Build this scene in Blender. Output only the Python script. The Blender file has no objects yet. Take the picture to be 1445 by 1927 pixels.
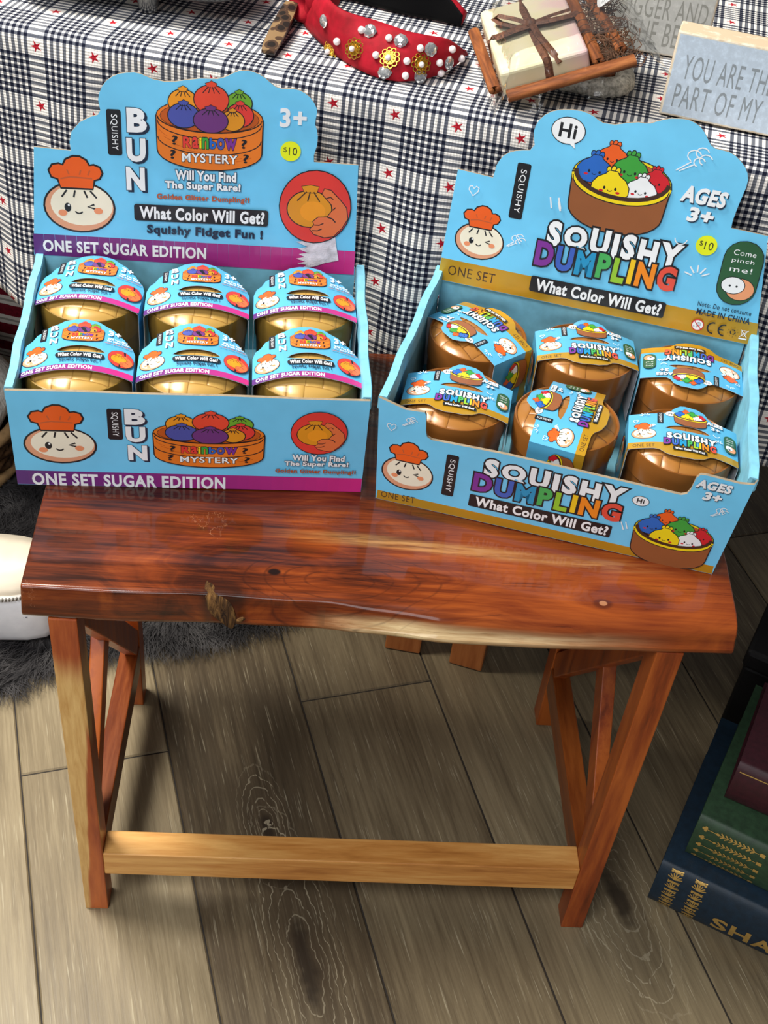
import bpy, bmesh, math, random
from mathutils import Vector, Matrix
from mathutils.geometry import tessellate_polygon
random.seed(7)
SC = bpy.context.scene
COL = SC.collection
R = math.radians
# ------------------------------------------------------------------ camera, world, lights, exposure
cam_d = bpy.data.cameras.new('camera'); cam = bpy.data.objects.new('camera', cam_d); COL.objects.link(cam)
cam_d.sensor_fit = 'VERTICAL'; cam_d.sensor_height = 36.0; cam_d.lens = 44.18
cam_d.clip_start = 0.02; cam_d.clip_end = 60
_m = Matrix(((0.9961, -0.0609, -0.0643), (-0.0069, 0.6703, -0.7420), (0.0883, 0.7396, 0.6673))).to_quaternion().to_matrix().to_4x4()
_m.translation = Vector((-0.0669, -0.7511, 1.3)); cam.matrix_world = _m
SC.camera = cam
SC.view_settings.view_transform = 'Standard'; SC.view_settings.look = 'None'
SC.view_settings.gamma = 1.0; SC.view_settings.use_curve_mapping = False
SC.view_settings.exposure = 0.0
W = bpy.data.worlds.new('shop_light'); SC.world = W; W.use_nodes = True
W.node_tree.nodes['Background'].inputs[0].default_value = (0.93, 0.96, 1.0, 1)
W.node_tree.nodes['Background'].inputs[1].default_value = 0.10

def area(name, loc, target, sx, sy, energy, color=(1, 1, 1)):
    l = bpy.data.lights.new(name, 'AREA'); l.shape = 'RECTANGLE'; l.size = sx; l.size_y = sy
    l.energy = energy; l.color = color
    o = bpy.data.objects.new(name, l); COL.objects.link(o); o.location = loc
    o.rotation_euler = (Vector(target) - Vector(loc)).to_track_quat('-Z', 'Y').to_euler()
    return o
area('ceiling_lamp_left', (-1.05, 0.5, 2.5), (-0.1, 0.2, 0.4), 0.8, 0.6, 84, (1, 0.95, 0.86))
area('ceiling_lamp_front', (-0.8, -1.2, 2.55), (0, 0.25, 0.55), 1.0, 0.6, 36, (0.97, 0.98, 1.0))
area('front_fill', (-0.55, -2.6, 1.35), (0, 0.2, 0.5), 1.4, 1.0, 20, (0.97, 0.98, 1.0))  # added low fill that lifts the front faces, not a real window

# ------------------------------------------------------------------ helpers
def lin(c):
    f = lambda v: (v / 255) / 12.92 if v / 255 <= 0.04045 else ((v / 255 + 0.055) / 1.055) ** 2.4
    return (f(c[0]), f(c[1]), f(c[2]), 1.0)

def tag(o, label=None, cat=None, group=None, kind=None):
    if label: o['label'] = label
    if cat: o['category'] = cat
    if group: o['group'] = group
    if kind: o['kind'] = kind
    return o

def thing(name, label, cat, loc=(0, 0, 0), rz=0.0, group=None):
    o = bpy.data.objects.new(name, None); COL.objects.link(o)
    o.location = loc; o.rotation_euler = (0, 0, rz); o.empty_display_size = 0.03
    return tag(o, label, cat, group)

class X:
    """tiny arithmetic on shader sockets"""
    def __init__(s, nt, k): s.nt = nt; s.k = k
    def op(s, o, *a):
        n = s.nt.nodes.new('ShaderNodeMath'); n.operation = o
        for i, v in enumerate((s,) + a):
            if isinstance(v, X): s.nt.links.new(v.k, n.inputs[i])
            else: n.inputs[i].default_value = v
        return X(s.nt, n.outputs[0])
    def __add__(s, o): return s.op('ADD', o)
    def __sub__(s, o): return s.op('SUBTRACT', o)
    def __mul__(s, o): return s.op('MULTIPLY', o)
    def __truediv__(s, o): return s.op('DIVIDE', o)
    def floor(s): return s.op('FLOOR')
    def fract(s): return s.op('FRACT')
    def abs(s): return s.op('ABSOLUTE')
    def lt(s, o): return s.op('LESS_THAN', o)
    def gt(s, o): return s.op('GREATER_THAN', o)
    def mx(s, o): return s.op('MAXIMUM', o)
    def mn(s, o): return s.op('MINIMUM', o)
    def inv(s): return (s * -1.0) + 1.0
    def sm(s, a, b):
        n = s.nt.nodes.new('ShaderNodeMapRange'); n.interpolation_type = 'SMOOTHSTEP'
        s.nt.links.new(s.k, n.inputs[0]); n.inputs[1].default_value = a; n.inputs[2].default_value = b
        return X(s.nt, n.outputs[0])

class M:
    """material builder"""
    def __init__(s, name, rough=0.5, spec=0.5, metal=0.0, coat=0.0):
        s.m = bpy.data.materials.new(name); s.m.use_nodes = True; s.nt = s.m.node_tree
        s.b = s.nt.nodes['Principled BSDF']
        s.b.inputs['Roughness'].default_value = rough; s.b.inputs['Specular IOR Level'].default_value = spec
        s.b.inputs['Metallic'].default_value = metal; s.b.inputs['Coat Weight'].default_value = coat
        s.b.inputs['Coat Roughness'].default_value = 0.12
    def n(s, t): return s.nt.nodes.new(t)
    def link(s, a, b): s.nt.links.new(a, b)
    def coord(s, kind='Object', scale=(1, 1, 1), rot=(0, 0, 0), loc=(0, 0, 0)):
        c = s.n('ShaderNodeTexCoord'); mp = s.n('ShaderNodeMapping')
        s.link(c.outputs[kind], mp.inputs[0]); mp.inputs['Scale'].default_value = scale
        mp.inputs['Rotation'].default_value = rot; mp.inputs['Location'].default_value = loc
        return mp.outputs[0]
    def xyz(s, vec):
        q = s.n('ShaderNodeSeparateXYZ'); s.link(vec, q.inputs[0])
        return [X(s.nt, q.outputs[i]) for i in range(3)]
    def noise(s, vec, scale=5, detail=4, rough=0.55, dist=0.0):
        t = s.n('ShaderNodeTexNoise'); s.link(vec, t.inputs['Vector']); t.inputs['Scale'].default_value = scale
        t.inputs['Detail'].default_value = detail; t.inputs['Roughness'].default_value = rough
        t.inputs['Distortion'].default_value = dist
        return X(s.nt, t.outputs['Fac'])
    def ramp(s, fac, stops):
        r = s.n('ShaderNodeValToRGB'); s.link(fac.k, r.inputs[0]); e = r.color_ramp.elements
        while len(e) < len(stops): e.new(0.5)
        for i, (p, c) in enumerate(stops): e[i].position = p; e[i].color = lin(c)
        return r.outputs[0]
    def mix(s, fac, a, b, mode='MIX'):
        n = s.n('ShaderNodeMix'); n.data_type = 'RGBA'; n.blend_type = mode
        if isinstance(fac, X): s.link(fac.k, n.inputs[0])
        else: n.inputs[0].default_value = fac
        for i, v in ((6, a), (7, b)):
            if isinstance(v, tuple): n.inputs[i].default_value = lin(v)
            else: s.link(v, n.inputs[i])
        return n.outputs[2]
    def color(s, c):
        if isinstance(c, tuple): s.b.inputs['Base Color'].default_value = lin(c)
        else: s.link(c, s.b.inputs['Base Color'])
        return s
    def bump(s, h, strength=0.3, dist=0.002):
        n = s.n('ShaderNodeBump'); n.inputs['Strength'].default_value = strength; n.inputs['Distance'].default_value = dist
        s.link(h.k, n.inputs['Height']); s.link(n.outputs[0], s.b.inputs['Normal']); return s
    def rough(s, x): s.link(x.k, s.b.inputs['Roughness']); return s

_plain = {}
def plain(name, c, rough=0.5, spec=0.5, metal=0.0, coat=0.0, bump=0.0, bscale=300, var=0.06):
    key = (name,)
    if key in _plain: return _plain[key]
    m = M(name, rough, spec, metal, coat)
    v = m.coord()
    n = m.noise(v, bscale * 0.2, 3)
    dk = tuple(max(0, x * (1 - var)) for x in c); lt_ = tuple(min(255, x * (1 + var)) for x in c)
    m.color(m.ramp(n, [(0.3, dk), (0.7, lt_)]))
    if bump: m.bump(m.noise(v, bscale, 4), bump, 0.001)
    _plain[key] = m.m
    return m.m

class MB:
    """collects shapes; build() links them as ONE mesh object"""
    def __init__(s): s.v = []; s.f = []; s.mi = []; s.mats = []; s.uv = None
    def slot(s, m):
        if m not in s.mats: s.mats.append(m)
        return s.mats.index(m)
    def add(s, vs, fs, m=None):
        o = len(s.v); k = s.slot(m) if m else 0
        s.v += [tuple(p) for p in vs]; s.f += [tuple(i + o for i in f) for f in fs]; s.mi += [k] * len(fs)
    def box(s, c, size, m=None, mat=None):
        x, y, z = (q / 2 for q in size)
        vs = [Vector((a, b, d)) for a in (-x, x) for b in (-y, y) for d in (-z, z)]
        if mat: vs = [mat @ p for p in vs]
        vs = [p + Vector(c) for p in vs]
        s.add(vs, [(0, 1, 3, 2), (4, 6, 7, 5), (0, 4, 5, 1), (2, 3, 7, 6), (0, 2, 6, 4), (1, 5, 7, 3)], m)
    def hexa(s, p, m=None):     # 8 corners: bottom 4 ccw, top 4 ccw
        s.add(p, [(3, 2, 1, 0), (4, 5, 6, 7), (0, 1, 5, 4), (1, 2, 6, 5), (2, 3, 7, 6), (3, 0, 4, 7)], m)
    def loft(s, rings, m=None, closed=True, caps=True):
        n = len(rings[0]); vs = [p for r in rings for p in r]; fs = []
        for i in range(len(rings) - 1):
            for j in range(n if closed else n - 1):
                k = (j + 1) % n
                fs.append((i * n + j, i * n + k, (i + 1) * n + k, (i + 1) * n + j))
        if caps and closed: fs += [tuple(range(n))[::-1], tuple((len(rings) - 1) * n + j for j in range(n))]
        s.add(vs, fs, m)
    def lathe(s, prof, m=None, n=48, c=(0, 0, 0), caps=False):
        rings = [[(c[0] + r * math.cos(2 * math.pi * j / n), c[1] + r * math.sin(2 * math.pi * j / n), c[2] + z) for j in range(n)] for r, z in prof]
        s.loft(rings, m, True, caps)
    def tube(s, pts, r, m=None, n=10, up=(0, 0, 1), sq=1.0):
        pts = [Vector(p) for p in pts]; rings = []
        for i, p in enumerate(pts):
            d = (pts[min(i + 1, len(pts) - 1)] - pts[max(i - 1, 0)]).normalized()
            a = d.cross(Vector(up)); a = a.normalized() if a.length > 1e-6 else Vector((1, 0, 0)); b = a.cross(d)
            rr = r[i] if isinstance(r, (list, tuple)) else r
            rings.append([p + a * rr * math.cos(2 * math.pi * j / n) + b * rr * sq * math.sin(2 * math.pi * j / n) for j in range(n)])
        s.loft(rings, m)
    def sphere(s, c, r, m=None, n=12, k=8, mat=None):
        r = (r, r, r) if not isinstance(r, (tuple, list)) else r
        rings = []
        for i in range(k + 1):
            a = -math.pi / 2 + math.pi * i / k; a = max(min(a, 1.5607), -1.5607)
            ring = [Vector((r[0] * math.cos(a) * math.cos(2 * math.pi * j / n), r[1] * math.cos(a) * math.sin(2 * math.pi * j / n), r[2] * math.sin(a))) for j in range(n)]
            rings.append([(mat @ p if mat else p) + Vector(c) for p in ring])
        s.loft(rings, m)
    def prism(s, pts, fn, t, m=None, side=None):
        """2-D outline -> solid; fn(x, y, z) places it, t = thickness (front at z=0, back at z=-t)"""
        tri = tessellate_polygon([[Vector((x, y, 0)) for x, y in pts]])
        n = len(pts)
        fr = [fn(x, y, 0) for x, y in pts]; bk = [fn(x, y, -t) for x, y in pts]
        s.add(fr, [tuple(q) for q in tri], m); s.add(bk, [tuple(q)[::-1] for q in tri], side or m)
        s.add(fr + bk, [(i, (i + 1) % n, n + (i + 1) % n, n + i) for i in range(n)], side or m)
    def build(s, name, parent=None, smooth=False, mat=None, bevel=0, fix=True, seg=2):
        me = bpy.data.meshes.new(name); me.from_pydata(s.v, [], s.f)
        for m in (s.mats or [mat]): me.materials.append(m)
        if s.mats: me.polygons.foreach_set('material_index', s.mi)
        if fix:
            b = bmesh.new(); b.from_mesh(me); bmesh.ops.recalc_face_normals(b, faces=b.faces); b.to_mesh(me); b.free()
        if smooth:
            me.polygons.foreach_set('use_smooth', [True] * len(me.polygons))
            if smooth != 1: me.set_sharp_from_angle(angle=R(smooth))
        me.update()
        o = bpy.data.objects.new(name, me); COL.objects.link(o)
        if parent: o.parent = parent
        if bevel:
            md = o.modifiers.new('edges', 'BEVEL'); md.width = bevel; md.segments = seg; md.limit_method = 'ANGLE'; md.angle_limit = R(40)
        return o

# ------------------------------------------------------------------ flat artwork (prints), millimetres
_font = {}
def glyphs(s, off):
    if (s, off) in _font: return _font[(s, off)]
    cu = bpy.data.curves.new('t', 'FONT'); cu.body = s; cu.offset = off; cu.resolution_u = 3; cu.space_character = 1.1
    o = bpy.data.objects.new('t', cu); COL.objects.link(o)
    me = bpy.data.meshes.new_from_object(o.evaluated_get(bpy.context.evaluated_depsgraph_get()))
    v = [(p.co.x, p.co.y) for p in me.vertices]; f = [tuple(p.vertices) for p in me.polygons]
    bpy.data.objects.remove(o); bpy.data.curves.remove(cu); bpy.data.meshes.remove(me)
    xs = [p[0] for p in v] or [0]; ys = [p[1] for p in v] or [0]
    _font[(s, off)] = (v, f, min(xs), max(xs), min(ys), max(ys)); return _font[(s, off)]

class Art:
    def __init__(s): s.items = []; s.z = 0
    def put(s, v, f, c): s.z += 1; s.items.append((v, f, c, s.z))
    def poly(s, pts, c, line=None, w=0.7):
        if line: s.stroke(pts + [pts[0]], w, line)
        tri = tessellate_polygon([[Vector((x, y, 0)) for x, y in pts]])
        s.put(list(pts), [tuple(t) for t in tri], c)
    def ell(s, cx, cy, rx, ry, c, line=None, w=0.7, rot=0, n=28):
        def e(a, b): return [(cx + a * math.cos(t) * math.cos(rot) - b * math.sin(t) * math.sin(rot), cy + a * math.cos(t) * math.sin(rot) + b * math.sin(t) * math.cos(rot)) for t in (2 * math.pi * i / n for i in range(n))]
        if line: s.put(e(rx + w, ry + w), [tuple(range(n))], line)
        s.put(e(rx, ry), [tuple(range(n))], c)
    def stroke(s, pts, w, c):
        v = []; f = []
        for i, (x, y) in enumerate(pts):
            x0, y0 = pts[max(i - 1, 0)]; x1, y1 = pts[min(i + 1, len(pts) - 1)]
            if pts[0] == pts[-1]:
                if i == 0: x0, y0 = pts[-2]
                if i == len(pts) - 1: x1, y1 = pts[1]
            dx, dy = x1 - x0, y1 - y0; l = math.hypot(dx, dy) or 1
            v += [(x - dy / l * w / 2, y + dx / l * w / 2), (x + dy / l * w / 2, y - dx / l * w / 2)]
            if i: k = 2 * i; f.append((k - 2, k - 1, k + 1, k))
        s.put(v, f, c)
    def arc(s, cx, cy, rx, ry, a0, a1, w, c, n=10):
        s.stroke([(cx + rx * math.cos(R(a0 + (a1 - a0) * i / n)), cy + ry * math.sin(R(a0 + (a1 - a0) * i / n))) for i in range(n + 1)], w, c)
    def rrect(s, cx, cy, w, h, r, c, rot=0, line=None, lw=0.6):
        p = []
        for sx, sy, a in ((1, 1, 0), (-1, 1, 90), (-1, -1, 180), (1, -1, 270)):
            for i in range(5):
                t = R(a + 90 * i / 4); p.append((sx * (w / 2 - r) + r * math.cos(t), sy * (h / 2 - r) + r * math.sin(t)))
        q = [(cx + x * math.cos(rot) - y * math.sin(rot), cy + x * math.sin(rot) + y * math.cos(rot)) for x, y in p]
        if line: s.stroke(q + [q[0]], lw * 2, line)
        s.put(q, [tuple(range(len(q)))], c)
    def text(s, t, cx, cy, w, h, c, bold=0.02, rot=0, line=None, lw=0.03, drop=None, shear=0):
        _, _, x0, x1, y0, y1 = glyphs(t, 0.0)
        sx, sy = w / (x1 - x0), h / (y1 - y0); ca, sa = math.cos(rot), math.sin(rot)
        def tr(off, dx=0, dy=0):
            v, f = glyphs(t, off)[:2]; o = []
            for x, y in v:
                a = (x - (x0 + x1) / 2) * sx + dx; b = (y - (y0 + y1) / 2) * sy + dy; a += shear * b
                o.append((cx + a * ca - b * sa, cy + a * sa + b * ca))
            return o, f
        if drop: s.put(*tr(bold + lw, h * 0.09, -h * 0.08), drop)
        if line: s.put(*tr(bold + lw), line)
        s.put(*tr(bold), c)
    def letters(s, t, x0, x1, cy, h, cols, bold=0.03, line=None, lw=0.03, rise=None, gap=0.12):
        ws = [(glyphs(q, 0)[3] - glyphs(q, 0)[2]) + gap for q in t]; k = (x1 - x0) / (sum(ws) - gap); x = x0
        spec = []
        for i, q in enumerate(t):
            w = (ws[i] - gap) * k; spec.append((q, x + w / 2, cy + (rise(i) if rise else 0), w, cols[i % len(cols)])); x += ws[i] * k
        if line:
            for q, cx, y, w, c in spec:
                v, f, a, b, d, e = glyphs(q, bold + lw); _, _, a, b, d, e = glyphs(q, 0)
                s.put([(cx + (px - (a + b) / 2) * w / (b - a), y + (py - (d + e) / 2) * h / (e - d)) for px, py in v], f, line)
        for q, cx, y, w, c in spec: s.text(q, cx, y, w, h, c, bold)
    def emit(s, mb, fn, cols, cuts=None, dz=0.012):
        """fn(x_mm, y_mm, z_mm) -> point; cuts = x positions at which faces are split so that the print can bend"""
        for v, f, c, z in s.items:
            m = cols(c)
            if not cuts: mb.add([fn(x, y, z * dz) for x, y in v], f, m); continue
            ov = []; of = []
            for face in f:
                P = [v[i] for i in face]
                lo, hi = min(p[0] for p in P), max(p[0] for p in P)
                for a, b in zip(cuts[:-1], cuts[1:]):
                    if hi <= a or lo >= b: continue
                    q = clip(clip(P, a, 1), b, -1)
                    if len(q) >= 3: of.append(tuple(range(len(ov), len(ov) + len(q)))); ov += q
            mb.add([fn(x, y, z * dz) for x, y in ov], of, m)

def clip(P, a, sgn):
    out = []
    for i in range(len(P)):
        p, q = P[i - 1], P[i]; dp, dq = (p[0] - a) * sgn, (q[0] - a) * sgn
        if dp >= 0: out.append(p)
        if (dp > 0 > dq) or (dp < 0 < dq):
            t = dp / (dp - dq); out.append((a, p[1] + (q[1] - p[1]) * t))
    return out

PAL = {'lsky': (88, 176, 218), 'sky': (116, 208, 250), 'white': (246, 248, 250), 'black': (22, 24, 30), 'navy': (18, 40, 66), 'orange': (240, 96, 26), 'cream': (246, 238, 214),
       'tan': (226, 160, 124), 'cheek': (240, 150, 104), 'steam': (236, 124, 34), 'steamd': (196, 88, 22), 'amber': (246, 156, 30), 'red': (236, 74, 48),
       'green': (112, 170, 44), 'blue': (74, 84, 168), 'purple': (112, 52, 124), 'gold': (228, 148, 28), 'crimson': (230, 60, 52), 'brown': (150, 88, 48),
       'yellow': (250, 222, 20), 'lemon': (236, 244, 30), 'choc': (64, 40, 28), 'royal': (36, 104, 196), 'leaf': (60, 164, 60), 'scarlet': (214, 30, 44),
       'hand': (232, 116, 64), 'skin': (240, 160, 112), 'mustard': (206, 156, 38), 'forest': (44, 92, 56), 'rust': (196, 92, 48), 'shade': (206, 196, 180), 'pale': (190, 228, 250), 'paper': (206, 214, 224),
       'l1': (126, 48, 150), 'l2': (60, 96, 190), 'l3': (30, 150, 200), 'l4': (70, 176, 90), 'l5': (150, 200, 50), 'l6': (244, 200, 30), 'l7': (244, 140, 30), 'l8': (230, 80, 60),
       'bandd': (72, 38, 112), 'kraft': (150, 128, 100), 'hotpink': (206, 52, 134)}
def bandcol(i, n):
    a, b = (92, 42, 122), (214, 44, 134); t = i / (n - 1)
    return tuple(round(a[k] + (b[k] - a[k]) * t) for k in range(3))
NB = 30
for i in range(NB): PAL['band%d' % i] = bandcol(i, NB)
_pm = {}
def ink(c):
    if c not in _pm:
        gold = c == 'mustard'
        m = M('print_' + c, 0.3 if gold else 0.36, 0.5, 0.35 if gold else 0.0, 0.25)
        v = m.coord('Object'); n = m.noise(v, 18, 3)
        d = tuple(x * 0.95 for x in PAL[c]); m.color(m.ramp(n, [(0.35, d), (0.65, PAL[c])]))
        m.bump(m.noise(m.coord('Object', (1, 1, 3)), 16, 2), 0.12, 0.002)
        _pm[c] = m.m
    return _pm[c]

# ---- pieces of print
def art_chef(A, cx, cy, r, ry=0.72, k=1.0):
    y = lambda v: cy + v * r * k
    w = 0.045 * r
    hat = [(-.50, .60), (-.56, .86), (-.74, .92), (-.80, 1.1), (-.70, 1.26), (-.52, 1.3), (-.40, 1.26), (-.30, 1.44), (-.1, 1.54), (.08, 1.54), (.26, 1.44), (.34, 1.28), (.48, 1.3), (.64, 1.24), (.70, 1.08), (.62, .92), (.46, .86), (.42, .60)]
    A.ell(cx, cy, r, ry * r * k, 'tan', 'black', w * 1.3)
    A.ell(cx + .07 * r, y(.07), r * .91, ry * r * .86 * k, 'cream')
    A.poly([(cx + a * r, y(b)) for a, b in hat], 'orange', 'black', w * 2.6)
    A.stroke([(cx - .5 * r, y(.86)), (cx - .2 * r, y(.93)), (cx + .42 * r, y(.90))], w, 'rust')
    for a, b in ((-.3, -.24), (.1, .06), (.36, .3)): A.stroke([(cx + a * r, y(1.15)), (cx + b * r, y(1.0))], w, 'rust')
    for a, b in ((-.34, -.5), (-.1, -.15), (.16, .25), (.34, .52)): A.stroke([(cx + a * r, y(.52)), (cx + b * r, y(.3))], w * 1.2, 'black')
    A.ell(cx - .34 * r, y(-.02), .10 * r, .14 * r * k, 'black'); A.ell(cx - .31 * r, y(.05), .03 * r, .04 * r, 'white')
    A.stroke([(cx + .44 * r, y(.1)), (cx + .25 * r, y(.02)), (cx + .46 * r, y(-.04))], w * 1.3, 'black')
    A.arc(cx - .02 * r, y(-.1), .11 * r, .1 * r * k, 200, 340, w, 'black')
    A.ell(cx - .5 * r, y(-.2), .13 * r, .1 * r * k, 'cheek'); A.ell(cx + .55 * r, y(-.1), .13 * r, .1 * r * k, 'cheek')

def art_bunball(A, cx, cy, rx, ry, c, w):
    A.ell(cx, cy, rx, ry, c, 'black', w)
    A.poly([(cx - .22 * rx, cy + .85 * ry), (cx - .34 * rx, cy + 1.12 * ry), (cx - .1 * rx, cy + 1.2 * ry), (cx, cy + 1.3 * ry), (cx + .14 * rx, cy + 1.2 * ry), (cx + .32 * rx, cy + 1.14 * ry), (cx + .22 * rx, cy + .85 * ry)], c, 'black', w * 1.3)
    for a, b in ((-.16, -.5), (-.06, -.16), (.06, .18), (.18, .5)): A.stroke([(cx + a * rx, cy + .9 * ry), (cx + b * rx, cy + .45 * ry)], w * .9, 'black')

def art_steamer(A, cx, cy, r, k=1.0, text=True):
    w = .018 * r
    X_ = lambda a: cx + a * r
    Y_ = lambda b: cy + b * r * k
    A.ell(cx, cy, r, .34 * r * k, 'steam', 'black', w)
    A.ell(cx, cy, .93 * r, .28 * r * k, 'steamd', 'black', w * .6)
    for dx, dy, a, b, c in ((-.5, .27, .27, .24, 'amber'), (.55, .31, .24, .20, 'green'), (.03, .35, .32, .27, 'red'), (.57, .08, .25, .22, 'crimson'), (-.49, .02, .29, .23, 'blue'), (.43, -.03, .22, .19, 'gold'), (.02, -.05, .32, .23, 'purple')):
        art_bunball(A, X_(dx), Y_(dy), a * r, b * r * k, c, w)
    n = 14
    top = [(X_(math.cos(R(180 + 180 * i / n))), Y_(.30 * math.sin(R(180 + 180 * i / n)))) for i in range(n + 1)]
    bot = [(X_(.99 * math.cos(R(360 - 180 * i / n))), Y_(-.66 + .36 * math.sin(R(360 - 180 * i / n)))) for i in range(n + 1)]
    A.poly(top + bot, 'steam', 'black', w * 2.4)
    for yy in (-.09, -.40): A.stroke([(X_(.985 * math.cos(R(180 + 180 * i / n))), Y_(yy + .32 * math.sin(R(180 + 180 * i / n)))) for i in range(n + 1)], w * 1.1, 'black')
    for a in range(8): A.arc(cx, Y_(-.2 - .1 * a / 2), .97 * r, .33 * r * k, 190 + 16 * a, 214 + 16 * a, w * .5, 'steamd', 4)
    if text:
        A.letters('Rainbow', X_(-.5), X_(.5), Y_(-.49), .2 * r * k, ['crimson', 'crimson', 'yellow', 'leaf', 'royal', 'blue', 'l1'], 0.03, 'black', .03)
        A.text('MYSTERY', cx, Y_(-.79), 1.05 * r, .17 * r * k, 'white', .02, 0, 'black', .04)
        for a, b in ((-.66, -.46), (.66, -.47), (-.7, -.74), (.7, -.76)): A.text('?', X_(a), Y_(b), .09 * r, .17 * r * k, 'black', .02)

def art_dump(A, cx, cy, r, c, k=1.0, face=True):
    w = .05 * r
    for d in (-.22, 0, .22): A.ell(cx + d * r, cy + (.98 - abs(d) * .3) * r * k, .12 * r, .2 * r * k, c, 'black', w, -d * 1.5, 10)
    A.poly([(cx + a * r, cy + b * r * k) for a, b in ((-1, -.35), (-.98, .05), (-.75, .42), (-.35, .68), (-.22, .88), (.22, .88), (.35, .68), (.75, .42), (.98, .05), (1, -.35), (.75, -.68), (.3, -.78), (-.3, -.78), (-.75, -.68))], c, 'black', w * 2)
    if face:
        for d in (-.3, .3): A.ell(cx + d * r, cy - .12 * r * k, .07 * r, .09 * r, 'black', None, 0, 0, 10); A.ell(cx + d * 1.5 * r, cy - .32 * r * k, .12 * r, .07 * r, 'scarlet', None, 0, 0, 10)
        A.arc(cx, cy - .18 * r * k, .13 * r, .11 * r, 200, 340, w * .8, 'black', 5)

def art_pot(A, cx, cy, r, k=1.0, face=True):
    w = .022 * r; n = 14
    A.ell(cx, cy, r, .48 * r * k, 'yellow', 'black', w); A.ell(cx, cy - .01 * r, .93 * r, .43 * r * k, 'choc', 'black', w * .6); A.ell(cx, cy + .04 * r, .88 * r, .38 * r * k, 'rust')
    for dx, dy, q, c in ((-.28, .42, .32, 'orange'), (-.58, .10, .36, 'royal'), (.12, .22, .37, 'leaf'), (.66, .08, .3, 'scarlet'), (.42, -.16, .33, 'white'), (-.2, -.19, .38, 'yellow')):
        art_dump(A, cx + dx * r, cy + dy * r * k, q * r, c, k, face)
    lo = lambda off, sc: [(cx + sc * r * math.cos(R(180 + 180 * i / n)), cy + off * r * k + .48 * r * k * math.sin(R(180 + 180 * i / n))) for i in range(n + 1)]
    body = lo(0, 1) + [(cx + .96 * r * math.cos(R(360 - 180 * i / n)), cy - .72 * r * k + .5 * r * k * math.sin(R(360 - 180 * i / n))) for i in range(n + 1)]
    A.poly(body, 'brown', 'black', w * 2.4)
    A.stroke(lo(-.02, .985), .085 * r, 'yellow'); A.stroke(lo(.06, .95), .09 * r, 'choc'); A.stroke(lo(-.075, .99), w, 'black')

def art_squeeze(A, cx, cy, r, k=1.0):
    A.ell(cx, cy, r, r * k, 'crimson', 'black', .03 * r)
    gx = cx - .16 * r
    A.ell(gx, cy - .06 * r * k, .62 * r, .50 * r * k, 'gold', 'black', .03 * r); A.ell(gx + .1 * r, cy - .12 * r * k, .36 * r, .28 * r * k, 'amber')
    A.poly([(gx - .16 * r, cy + .4 * r * k), (gx - .24 * r, cy + .56 * r * k), (gx, cy + .6 * r * k), (gx + .24 * r, cy + .57 * r * k), (gx + .18 * r, cy + .4 * r * k)], 'gold', 'black', .04 * r)
    for a, b in ((-.1, -.36), (0, -.06), (.1, .28)): A.stroke([(gx + a * r, cy + .42 * r * k), (gx + b * r, cy + .16 * r * k)], .035 * r, 'choc')
    A.poly([(cx + a * r, cy + b * r * k) for a, b in ((.88, .02), (.7, .22), (.42, .48), (.24, .52), (.18, .38), (.3, .26), (.46, .1), (.5, -.06), (.36, -.26), (.1, -.28), (-.04, -.4), (.0, -.5), (-.12, -.62), (.0, -.76), (.3, -.84), (.56, -.8), (.78, -.56), (.94, -.28))], 'hand', 'black', .05 * r)
    q = lambda *p: [(cx + a * r, cy + b * r * k) for a, b in p]
    A.stroke(q((.36, -.26), (.5, -.3), (.6, -.4)), .035 * r, 'black'); A.stroke(q((.0, -.5), (.14, -.5), (.26, -.44)), .03 * r, 'black')
    A.stroke(q((-.06, -.66), (.1, -.66), (.22, -.6)), .03 * r, 'black'); A.stroke(q((.3, .26), (.42, .3), (.5, .24)), .03 * r, 'black'); A.stroke(q((.5, -.06), (.58, .02)), .03 * r, 'black')

def art_pill(A, cx, cy, w, h, rot=0):
    c, s = math.cos(rot), math.sin(rot)
    q = lambda x, y: (cx + x * c - y * s, cy + x * s + y * c)
    A.rrect(cx, cy, w, h, w * .48, 'forest', rot, 'black', w * .02)
    for t, y in (('Come', .32), ('pinch', .19), ('me!', .06)): A.text(t, *q(0, y * h), w * .58, h * .085, 'white', .0, rot)
    A.ell(*q(w * .1, -h * .25), w * .36, h * .17, 'skin', 'black', w * .02, rot); A.ell(*q(-w * .1, -h * .2), w * .3, h * .13, 'white', 'black', w * .02, rot)
    for d in (-.18, 0): A.ell(*q(d * w, -h * .21), w * .03, w * .03, 'black')

def art_badge(A, cx, cy, w, h, rot=0):
    A.rrect(cx, cy, w, h, w * .16, 'black', rot)
    A.text('SQUISHY', cx, cy, h * .78, w * .5, 'white', .0, rot - math.pi / 2)

def art_burst(A, cx, cy, r, w):
    A.stroke([(cx - r * .9, cy - r), (cx - r * .1, cy - r * .3)], w, 'white'); A.stroke([(cx - r * .7, cy - r), (cx + r * .1, cy - r * .45)], w, 'white')
    for dx, dy, q in ((0, .1, .42), (.45, .35, .4), (.75, -.05, .4), (.4, -.25, .35)): A.arc(cx + dx * r, cy + dy * r, q * r, q * r * .85, 20, 250, w, 'white', 8)
def art_heart(A, cx, cy, r, w):
    A.stroke([(cx, cy - r), (cx - r * .9, cy + .1 * r), (cx - .8 * r, cy + .7 * r), (cx - .35 * r, cy + .85 * r), (cx, cy + .4 * r), (cx + .4 * r, cy + .9 * r), (cx + .9 * r, cy + .6 * r), (cx + .85 * r, cy), (cx, cy - r)], w, 'white')
def art_rays(A, cx, cy, r, w):
    for a in (30, 60, 95, 130, 165): A.stroke([(cx + .4 * r * math.cos(R(a)), cy + .4 * r * math.sin(R(a))), (cx + r * math.cos(R(a)), cy + r * math.sin(R(a)))], w, 'white')
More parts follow.
